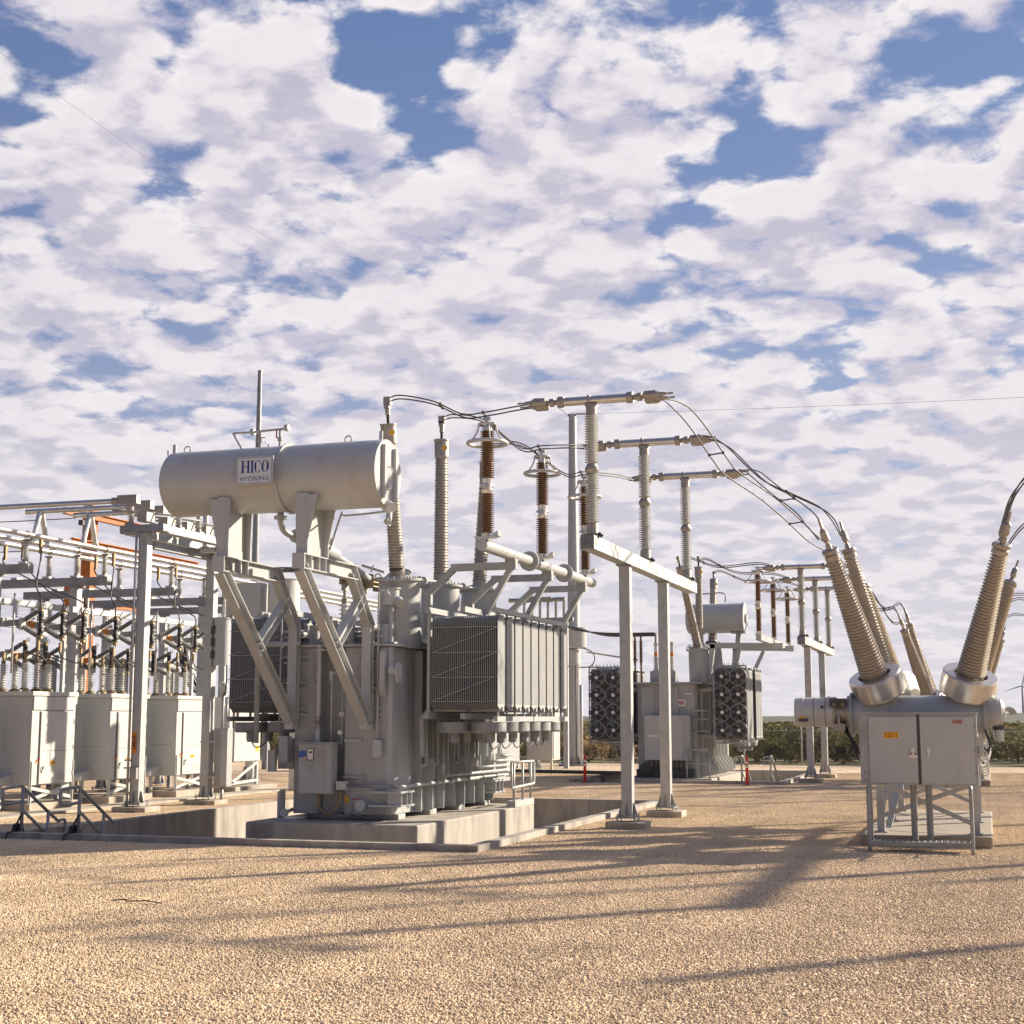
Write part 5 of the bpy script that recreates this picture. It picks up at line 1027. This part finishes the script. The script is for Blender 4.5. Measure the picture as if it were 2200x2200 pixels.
for k in range(3):
    yb = 32.28+3.46*k
    t = thing('switch_bank', 'bank of three black-bladed disconnect switches above the %s switchgear cabinet' % ORD[k], 'disconnect switch', (-24.2,yb+.95,4.9), 'disconnect switch banks')
    b = MB().box(-24.36,-24.2,yb-.75,yb+2.45,4.8,5.02); b.build('mounting_beam', M['galvd'], t)
    MB().box(-24.55,-24.4,yb-.9,yb+2.35,5.4,5.56).build('upper_beam', M['galv'], t)
    for i in (0,1,2): MB().lathe((-24.47,yb+.1+.75*i,5.4),(0,0,-1),[(0,.06)]+sheds(.02,.32,4,.05,.1)+[(.33,.04)],12).build('underhung_insulator', M['white'], t)
    for i in range(3): switch(t, -24.14, yb+.95*i, 4.91)
    n = MB().box(-24.199,-24.19,yb+.28,yb+.58,4.82,5.0).text('F%d-1' % (k+2), (-24.188,yb+.43,4.91), (0,1,0), (0,0,1), .15, 1, .01); n.build('number_plate', [M['orangel'], M['dark']], t)
    for y in (yb-.6, yb+2.3): MB().bar((-24.47,y,3.2 if False else 0),(-24.47,y,5.4),.1,.1,(0,1,0)).build('post', M['galv'], t)
    MB().tube([(-24.2,yb-.3,3.6),(-24.2,yb-.3,5.7)],.03,8).build('operating_rod', M['whitep'], t)
    for i in range(3):
        x = PX[i]; y = yb+.95*i; yt = yb + .7 + .5*i
        m = MB().tube(spline([(x,yt,7.05),(x+.05,yt-.05,6.7),(x*.45-23.55*.55,y+.1,5.95) if i < 2 else (x+.9,y+.1,6.2),(-23.62,y,5.6),(-23.6,y,5.32)], 7), .022, 6)
        m.box(x-.04,x+.04,yt-.04,yt+.04,7.03,7.23,1).box(x-.035,x+.035,yt-.035,yt+.035,6.85,7.03,1)
        tag(m.build('drop_cable', [M['wire'], M['brass']], None, (x,yt,7.05)), 'drop cable from the bus pipes to the %s switch above the %s cabinet' % (PH[i], ORD[k]), 'cable', 'drop cables')
        yy = BAY[k]+.42+.52*i
        m = MB().tube(spline([(-23.62,y,4.42),(-23.66,y+.03,4.2),(-23.85,(y+yy)/2+.1,3.95),(-24.4,yy+.05,4.08),(-24.85,yy,4.22)], 6), .02, 6); m.box(-23.65,-23.59,y-.035,y+.035,4.2,4.45,1)
        tag(m.build('bushing_lead', [M['wire'], M['brass']], None, (-24.2,y,4.2)), 'looping lead from the %s switch to a roof bushing of the %s cabinet' % (PH[i], ORD[k]), 'cable', 'bushing leads')
for k in range(3):
    yb = 35.3+3.4*k
    t = thing('switch_bank', 'lower bank of bypass switches behind the roof bushings of the %s cabinet' % ORD[k], 'disconnect switch', (-26.9,yb+.95,4.25), 'lower bypass switch banks')
    MB().box(-27.06,-26.9,yb-.6,yb+2.5,4.15,4.35).build('mounting_beam', M['galvd'], t)
    for i in range(3): switch(t, -26.84, yb+.95*i, 4.25)
    for y in (yb-.5, yb+2.4): MB().bar((-26.98,y,0),(-26.98,y,4.15),.12,.12,(0,1,0)).build('post', M['galvd'], t)
    n = MB().box(-26.899,-26.89,yb+.28,yb+.6,4.16,4.34).text('F%d-3' % (k+2), (-26.888,yb+.44,4.25), (0,1,0), (0,0,1), .15, 1, .01); n.build('number_plate', [M['orangel'], M['dark']], t)
# cross bus: three tubes reaching the switch stand, two of them on A-legs
for i, (y, xl) in enumerate(((33.2,-34), (34.2,-25.63), (35.2,-24.75))):
    t = thing('cross_bus', ('long upper aluminium cross tube entering from the left edge', 'middle aluminium cross tube resting on splayed A-legs', 'lowest aluminium cross tube on splayed A-legs, in front of the orange steel')[i], 'bus tube', (-23,y,8.22), 'cross bus tubes')
    MB().lathe((xl,y,8.22), (1,0,0), [(0,.075),(-21.75-.2*i-xl,.075)], 20).build('bus_tube', M['alu'], t)
    MB().box(-21.95-.2*i,-21.35-.2*i,y-.1,y+.1,8.12,8.36).cyl((-22.15-.2*i,y,8.22),(-21.95-.2*i,y,8.22),.1,n=14).build('expansion_terminal', M['alud'], t)
    if i:
        px = PX[2-i]
        for s in (-1, 1): m = MB().cyl((px,y+s*.05,8.18),(px,y+s*.30,7.36),.075,n=16); m.cyl((px,y+s*.285,7.42),(px,y+s*.31,7.33),.095,n=16); m.build('a_leg', M['alu'], t)
# disconnect stand on two posts with the orange number plate
t = thing('disconnect_stand', 'two-post galvanised disconnect switch stand with an orange number plate, left of the transformer', 'disconnect stand', (-21.4,33.7,0))
c1 = column(t, -21.4, 33.7, .14, 7.4, .27); c2 = column(t, -21.35, 37.2, .14, 7.2, .27)
n = MB().box(-21.51,-21.37,33.548,33.564,1.52,2.06); n.text('89M1', (-21.44,33.546,1.79), (0,0,-1), (1,0,0), .17, 1, .01); n.build('number_plate', [M['orangel'], M['dark']], c1)
MB().box(-21.48,-21.28,33.45,33.563,.86,1.15).tube([(-21.62,33.6,.1),(-21.62,33.6,1.2)],.03,8).box(-21.7,-21.5,33.5,33.56,1.12,1.16).box(-21.68,-21.5,33.5,33.56,1.32,1.36).build('operating_handle', M['galvd'], t)
MB().tube([(-21.56,33.5,.3),(-21.56,33.5,7.55)],.035,10).build('drive_pipe', M['galv'], t)
MB().box(-22.1,-20.75,33.5,33.8,7.402,7.6).build('cross_beam', M['galvd'], t, bevel=.01)
for x in (-22.0, -20.9): MB().box(x-.14,x+.14,33.801,38.3,7.37,7.58).build('side_beam', M['galv'], t, bevel=.01)
MB().box(-22.2,-20.7,37.05,37.35,7.202,7.368).build('cross_beam', M['galvd'], t, bevel=.01)
for i, y in enumerate((33.65, 34.7, 35.75, 36.8)):
    for x in (-21.85, -21.0):
        if i == 0 and x > -21.5: continue
        MB().box(x-.12,x+.12,y-.12,y+.12,7.6,7.66).build('insulator_foot', M['galvd'], t); station_post(t, x, y, 7.66, 8.12, 7, .055, .1, 'porc', False)
    MB().tube([(-22.25,y-.3,8.0+.0*i),(-21.4,y+.2,7.95),(-20.7,y+.6,7.9)],.03,8).box(-21.6,-21.3,y-.1,y+.3,7.7,7.95).build('drive_linkage', M['alud'], t)
for i in range(3): MB().lathe((-21.2,36.2+.75*i,7.2),(1,0,0),[(0,.06,1)]+sheds(.03,.5,9,.06,.1)+[(.52,.09,1),(.6,.09,1)],14).build('horizontal_insulator', [M['porc'], M['brass']], t)
MB().box(-21.5,-21.3,34.0,38.5,7.0,7.2).build('lower_beam', M['galvd'], t)
MB().tube(spline([(-21.5,37.0,8.4),(-21.5,37.0,7.5),(-21.48,37.0,7.32),(-21.35,37.0,7.25),(-20.3,37.0,7.25)],6),.085,16).build('bus_elbow', M['alu'], t)
jb = MB().box(-21.15,-20.72,37.25,37.55,.5,2.15); jo = jb.build('junction_box', M['paint'], t, bevel=.01)
MB().box(-20.92,-20.715,37.22,37.249,.55,2.1).build('box_door', M['paint2'], jo)
hb = MB()
for z in (.75, 1.75): hb.box(-21.5,-20.95,37.04,37.06,z,z+.04)
for k in range(26): hb.cyl((-20.93,37.248,.6+.057*k),(-20.93,37.235,.6+.057*k),.012,n=6)
hb.build('mounting_strap', M['galv'], t)
MB().tube([(-21.0,37.4,2.15),(-21.0,37.4,2.6),(-20.98,37.4,3.2)],.045,10).tube([(-20.85,37.4,2.15),(-20.85,37.4,3.0)],.03,8).tube([(-20.9,37.3,.05),(-20.9,37.3,.5)],.05,10).build('conduit', M['galv'], t)
MB().lathe((-20.98,37.4,3.15),(0,0,1),[(0,.1),(.05,.1),(.05,.14),(.2,.15),(.3,.1),(.33,.0)],16).build('weather_head', M['whitep'], t)
sd_ = MB().lathe((-21.0,37.25,3.95),(0,0,1),[(0,.24),(1.3,.24),(1.34,.26),(1.38,.26)],28); so_ = sd_.build('service_transformer', M['paint2'], t)
for z in (4.25,4.6,4.95): MB().box(-21.22,-21.12,36.99,37.06,z-.1,z+.12).build('mounting_lug', M['dark'], so_)
MB().lathe((-20.95,37.25,5.33),(0,0,1),[(0,.06)]+sheds(.02,.5,9,.035,.065)+[(.52,.03),(.6,.03)],12).build('primary_bushing', M['white'], so_)
MB().tube(spline([(-20.85,37.3,3.95),(-20.84,37.3,3.5),(-20.9,37.35,3.1),(-20.95,37.38,3.25)],6),.02,6).build('secondary_cable', M['black'], so_)
for x, y, l in ((-21.4,33.7,'concrete footing under the left post, the one with the orange plate'), (-21.35,37.2,'concrete footing under the post carrying the junction box')): footing(x, y, .5, l, .14)
# white relay enclosure
t = thing('relay_enclosure', 'white relay enclosure with a small oval window on a diagonal-braced stand', 'enclosure', (-24.9,44.7,0))
MB().box(-25.6,-24.17,43.55,45.75,.98,3.15).build('enclosure_body', M['whitep'], t, bevel=.012)
d = MB().box(-24.169,-24.13,43.85,45.65,1.0,3.0).build('enclosure_door', M['whitep'], t, bevel=.006); MB().box(-24.128,-24.12,44.65,45.05,1.72,2.12).build('window_frame', M['dark'], d, bevel=.003); MB().box(-24.119,-24.115,44.7,45.0,1.76,2.08).build('window_pane', M['paint2'], d); MB().box(-24.129,-24.124,45.35,45.6,1.32,1.5).build('notice_label', M['yellow'], d)
MB().box(-24.172,-24.128,43.78,43.83,1.0,3.0).build('door_hinge', M['dark'], d)
for y in (43.7, 45.65):
    for x in (-24.25, -25.5): MB().box(x-.05,x+.05,y-.05,y+.05,.2,.98).build('stand_leg', M['whitep'], t)
MB().bar((-24.2,43.8,.3),(-24.2,45.6,.95),.05,.1).bar((-24.2,43.8,.28),(-24.2,45.6,.33),.05,.09).bar((-25.5,43.8,.9),(-25.5,45.6,.3),.05,.1).build('stand_brace', M['whitep'], t)
tag(MB().box(-25.9,-23.7,43.2,46.2,-.05,.19).build('concrete_pad', M['conc'], None, (-24.8,44.7,0), bevel=.02), 'pale concrete pad under the white relay enclosure', 'concrete base')
t = thing('equipment_post', 'short galvanised post on a low footing between the relay enclosure and the transformer', 'post', (-19.6,41.6,0)); column(t, -19.6, 41.6, .15, 5.2, .24); footing(-19.6, 41.6, .45, 'low footing partly hidden behind the transformer plinth, under a short post')
MB().tube([(-19.6,41.4,.75),(-17.5,41.2,.72),(-14.8,34.9,.72)],.06,10).build('cable_duct', M['galvd'], t)
# white drum tanks behind the left bracket
t = thing('voltage_regulator', 'large white drum of a voltage regulator seen between the transformer brackets', 'regulator', (-23.6,45,0))
MB().lathe((-23.0,45,6.0),(0,0,1),[(0,.55),(1.15,.55),(1.2,.58)],32).build('drum', M['whitep'], t); MB().box(-25.2,-23.7,44.6,45.6,5.95,7.1).build('control_chamber', M['paint2'], t, bevel=.02); MB().box(-25.6,-22.2,44.8,45.2,5.75,5.949).build('beam', M['galvd'], t)
for x in (-25.3, -22.5): MB().box(x-.12,x+.12,44.9,45.1,0,5.749).build('column', M['galv'], t)
# stair rails into the near pit
for x, l in ((-18.93,'left'), (-17.57,'right')):
    t = thing('handrail', 'grey pipe handrail of the pit stairs, the %s one beside the kerb' % l, 'handrail', (x,25.6,.13), 'near pit handrails')
    MB().tube(spline([(x,25.58,.74),(x,25.1,.71),(x,24.96,.76),(x,24.94,.95),(x,25.0,1.02),(x,25.5,1.05),(x,25.62,1.0),(x,26.2,.64),(x,26.78,.29),(x,26.86,.27),(x,27.02,.28),(x,27.08,.22),(x,27.08,.02),(x,27.08,-.85)],5),.034,10).build('top_rail', M['galvd'], t)
    MB().tube([(x,25.59,.13),(x,25.59,1.03)],.036,10).build('rail_post', M['galvd'], t); MB().tube([(x,26.47,-.5),(x,26.47,.48)],.034,10).build('rail_post', M['galvd'], t)
    MB().tube([(x,25.6,.56),(x,26.45,.02),(x,27.0,-.33)],.032,10).build('middle_rail', M['galvd'], t)
    MB().prism((x-.05,25.5,.13),(0,1,0),(0,0,1),[(-.05,0),(.28,0),(.22,.08),(.1,.17),(.02,.15)],-.1).tube(spline([(x+.03,25.55,.5),(x-.06,25.52,.3),(x-.06,25.4,.15),(x-.07,25.24,.12),(x-.07,25.2,0)],5),.02,6).build('rail_foot', M['black'], t)
st = MB()
for k in range(4): st.box(-18.9,-17.6,25.56+.33*k,25.88+.33*k,-.85,-.12-.2*k)
tag(st.build('steps', M['conc'], None, (-18.2,26,-.85)), 'concrete steps descending into the near pit between the handrails', 'steps')
t = thing('handrail', 'short pale pipe guard rail at the rear corner of the near plinth', 'handrail', (-11,34.6,.3))
for y in (33.85,34.55,35.2): MB().tube([(-11.0,y,.3),(-11.0,y,1.38 if y > 34 else 1.36)],.03,8).build('rail_post', M['galv'], t)
MB().tube([(-11.0,33.66,1.37),(-11.0,35.45,1.36),(-11.0,35.5,1.3),(-11.0,35.5,.85),(-11.0,35.45,.8),(-11.0,33.7,.76),(-11.0,33.66,.82),(-11.0,33.66,1.37)],.033,8).build('rail_loop', M['whitep'], t)
MB().box(-11.15,-10.93,33.75,35.28,.3,.45).build('rail_base', M['whitep'], t)
# ------------------------------------------------------------------ background structures
def mast(name, x, y, h, r0, r1, label, cat, mt='galv', sides=12):
    t = thing(name, label, cat, (x,y,0)); MB().lathe((x,y,.1),(0,0,1),[(0,r0),(h-.1,r1),(h-.1,r1*1.05),(h-.05,r1*1.05)],sides).build('shaft', M[mt], t)
    b = MB().lathe((x,y,0),(0,0,1),[(0,r0*2),(.1,r0*2)],16)
    for k in range(8): a = k*math.pi/4; b.prism((x+r0*math.cos(a),y+r0*math.sin(a),.1),(math.cos(a),math.sin(a),0),(0,0,1),[(0,0),(r0*.7,0),(.05,.45),(0,.45)],.03)
    b.build('base_plate', M['galvd'], t); return t
mast('lightning_mast', -27.9, 52, 16.6, .2, .09, 'slim grey lightning mast rising behind the conservator drum', 'lightning mast', 'galvd')
t = mast('line_pole', -20.75, 74.2, 18.8, .42, .2, 'tall tapered steel pole behind the radiators, carrying an overhead wire', 'pole')
MB().box(-21.0,-20.5,74.1,74.3,18.75,18.85).tube([(-20.5,74.2,18.85),(-19.9,74.1,18.8)],.04,6).tube([(-21.0,74.2,18.85),(-21.6,74.0,19.3)],.02,5).build('pole_cap', M['galvd'], t)
MB().tube([(-20.1,73.2,.3),(-20.1,73.2,4.2)],.09,10).build('riser_conduit', M['whitep'], t); MB().tube([(-20.4,73.3,.3),(-20.4,73.3,5.2)],.03,8).build('ground_lead', M['dark'], t)
MB().lathe((-20.45,73.4,6.1),(0,0,1),[(0,.55),(.05,.6),(.95,.6),(1.0,.64),(1.08,.64)],24).build('instrument_tank', M['paint2'], t)
MB().lathe((-20.6,73.4,5.2),(0,0,1),[(0,.42),(.12,.42),(.12,.36),(.8,.36)],24).build('instrument_base', M['paint2'], t)
MB().tube(spline([(-19.95,73.2,6.1),(-19.5,73.2,5.9),(-19.35,73.2,5.5),(-19.6,73.2,5.15),(-20.2,73.2,5.1)],6),.03,6).build('instrument_lead', M['dark'], t)
# distant switch rack right of the arrester tube
t = thing('switch_rack', 'distant galvanised rack of short insulators and tubes seen over the right radiator bank', 'switch rack', (-20.8,70,0))
MB().box(-23.2,-19.6,69.9,70.1,7.3,7.5).build('beam', M['galvd'], t)
for x in (-22.6, -20.0): MB().box(x-.12,x+.12,69.9,70.1,0,7.299).build('column', M['galv'], t)
for k in range(7): x = -22.6+.42*k; MB().lathe((x,70,7.5),(0,0,1),[(0,.09)]+sheds(.05,.75,8,.06,.11)+[(.8,.06)],12).build('rack_insulator', M['sil'], t)
MB().lathe((-23.0,70,8.42),(1,0,0),[(0,.11),(3.0,.11)],14).box(-22.2,-21.5,69.85,70.15,8.3,8.6).box(-21.2,-20.7,69.85,70.15,8.3,8.55).build('rack_tube', M['alud'], t)
for i in range(4): tag(MB().lathe((-34+2*i,62+1.2*i,6.6-.35*i),(1,0,0),[(0,.08),(14-2*i,.08)],12).build('bus_tube', M['alud'], None, (-28,62+1.2*i,6.6-.35*i)), 'distant horizontal bus tube behind the switch banks, %s of four' % ('highest','second highest','third highest','lowest')[i], 'bus tube', 'distant bus tubes')
t = thing('bus_portal', 'distant galvanised portal carrying the bus tubes behind the switchgear', 'bus support', (-29,64,0))
for x in (-33.5, -24.5): MB().box(x-.14,x+.14,63.86,64.14,0,6.0).build('column', M['galvd'], t)
MB().box(-34.2,-23.8,63.88,64.12,6.001,6.2).build('beam', M['galvd'], t)
# weathering-steel dead-end structure
t = thing('dead_end_tower', 'orange weathering-steel line tower behind the switchgear row', 'tower', (-51,74.2,0))
MB().bar((-51,74.2,0),(-51,74.2,15.2),.66,.62,(0,1,0)).build('tower_leg', M['orange'], t)
for z, y0, y1 in ((14.45,70.9,86),(12.75,71.7,86),(9.25,74.5,80)): MB().hbeam((-50.5,y0,z),(-50.5,y1,z),.3,.4 if z > 10 else .32,(0,0,1),.05).build('cross_arm', M['orange'], t)
for y, z in ((72.6,14.1),(77,14.1),(75.7,9.0),(78.6,9.0)): MB().box(-50.65,-50.35,y-.12,y+.12,z-.3,z).build('hanger', M['dark'], t)
MB().hbeam((-50.5,79.6,7.4),(-50.5,79.6,9.05),.3,.3,(0,1,0),.05).build('tower_strut', M['orange'], t); MB().hbeam((-50.7,71.9,0),(-50.7,71.9,10.2),.4,.35,(0,1,0),.05).build('tower_leg', M['orange'], t)
for k in range(5): MB().tube([(-50.2,72.0+.28*k,10.0),(-50.2,72.0+.28*k,2.0)],.06,6).build('cable_riser', M['black'] if k % 2 else M['cream'], t)
# overhead wires
def wire(p, q, d, r, label, grp=None, mt='wire'): return tag(MB().tube(sag(p, q, d, 24), r, 5).build('overhead_wire', M[mt], None, lerp(p, q, .5)), label, 'wire', grp)
wire((-20.4,74.2,18.85), (13.1,52.9,13.5), .15, .007, 'thin shield wire running right from the tall pole top across the sky')
wire((-27,24,22.6), (-31.5,60,25.1), .4, .006, 'hair-thin wire crossing the upper left sky')
for i, (za, zb) in enumerate(((14.9,14.3),(12.9,12.6),(12.0,9.2))): wire((-85,60,za), (-51.2,73+.6*i,zb), .8, .03, 'line wire reaching the orange tower from the left, %s of three' % ('top','middle','bottom')[i], 'line wires at the orange tower')
m = MB()
for k in range(3): m.tube(spline([(-20.0,66,6.75+.02*k),(-18.9,66,6.78),(-17.5,63,6.5-.05*k),(-15.3,60,5.95+.05*k),(-12.8,58,5.8+.05*k)],8),.035,6)
tag(m.build('bus_cable', M['wire'], None, (-16,62,6.4)), 'thick grey cables arching from the pole to the far transformer bushings', 'cable')
tag(MB().tube([(-19.8,73.4,5.9),(-14.0,60,4.9)],.04,8).build('bus_rod', M['alud'], None, (-17,66,5.4)), 'thin straight rod from the pole instrument towards the far transformer', 'bus rod')
m = MB()
for k in range(3): m.tube(spline([(-23.4,41,7.0+.06*k),(-22.0,40,7.0),(-19.6,37,6.45+.03*k),(-17.3,33.5,6.2+.04*k),(-13.8,30.2,5.75)],7),.035,6)
tag(m.build('bus_cable', M['wire'], None, (-18,36,6.5)), 'thick grey cables sagging behind the drum brackets to the near transformer', 'cable')
m = MB()
for k in range(4): m.tube(spline([(-28.3+.1*k,47,5.6),(-28.2+.12*k,47,4.6),(-27.5+.15*k,46.5,3.6),(-27.0+.12*k,46.5,3.3)],6),.05,6,k % 2)
tag(m.build('cable_bundle', [M['black'], M['cream']], None, (-27.8,46.8,4.5)), 'black and white riser cables bending down behind the second cabinet', 'cable')
# far cabinets behind the plinth
for x, y, h, l in ((-20.2,60,2.9,'far white breaker cabinet behind the near plinth, left of the dark post'), (-19.0,62.5,2.9,'far grey breaker cabinet just left of the dark post')):
    t = thing('switchgear_cabinet', l, 'switchgear cabinet', (x,y,0), 'far cabinets')
    MB().box(x-.7,x+.5,y,y+1.2,.6,h).build('cabinet_body', M['whitep'], t, bevel=.01)
    MB().box(x+.501,x+.53,y+.1,y+1.1,.7,h-.1).build('cabinet_door', M['whitep'], t)
    MB().box(x+.1,x+.25,y-.01,y-.001,1.55,1.75).build('number_plate', M['yellow'], t)
    for xx in (x-.6, x+.42): MB().box(xx-.05,xx+.05,y+.05,y+.15,0,.6).build('support_leg', M['whitep'], t)
t = thing('equipment_post', 'dark galvanised post with an orange plate beside the far pit pipe', 'post', (-19.9,64.6,0)); column(t, -19.9, 64.6, .1, 6.8, .26, mt='galvd'); MB().box(-20.0,-19.85,64.455,64.466,1.9,2.3).build('number_plate', M['orangel'], t)
footing(-19.9, 64.6, .55, 'low concrete footing under the dark post near the far pit', .1)
# wind turbine on the horizon
t = thing('wind_turbine', 'white wind turbine far away on the horizon at the right edge', 'wind turbine', (86.7,3900,0))
wt = mat('turbine_white', (.62,.62,.63), None, .5)
MB().lathe((86.7,3900,0),(0,0,1),[(0,3.4),(86,2.0)],20).build('tower', wt, t); MB().box(84.9,88.5,3897,3907,85,89).build('nacelle', wt, t)
MB().lathe((86.7,3894,87),(0,1,0),[(0,.2),(1,1.4),(3,1.8)],16).build('hub', wt, t)
for a in (78, 198, 318):
    c, s = math.cos(R(a)), math.sin(R(a)); b = MB().prism((86.7,3895,87),(c,0,s),(-s,0,c),[(1,-.9),(9,-2.0),(46,-.4),(46.5,0),(46,.2),(9,1.2),(1,.9)],.8); b.build('blade', wt, t)
# the same kind of bay continues to the right of the picture
for i, (x, ys_, cs) in enumerate(((6.4, YS, (32.0,36.1)), (6.4, (55.4,60.3,65.1), (56.9,62.0)))):
    bus_support('galvanised bus support stand of the %s bay, right of the breakers' % ('near','far')[i], 'bus support stands', x, ys_, cs)
for x, y, h in ((9.9,26.9,8.4), (13.5,37.5,9.2)):
    t = thing('bus_support_stand', 'single-column bus support right of the picture, %s' % ('nearest the breakers','farther back')[(8.4,9.2).index(h)], 'insulator stand', (x,y,0), 'single bus supports')
    column(t, x, y, 0, h-2.9); station_post(t, x, y, h-2.88, h)
for x, y, h, l in ((8.8,44.2,15.4,'tall slim mast right of the picture, beyond the breakers'), (11.7,37.6,14.2,'tall slim mast farthest right, outside the picture')):
    mast('lightning_mast', x, y, h, .2, .1, l, 'lightning mast', 'galvd')
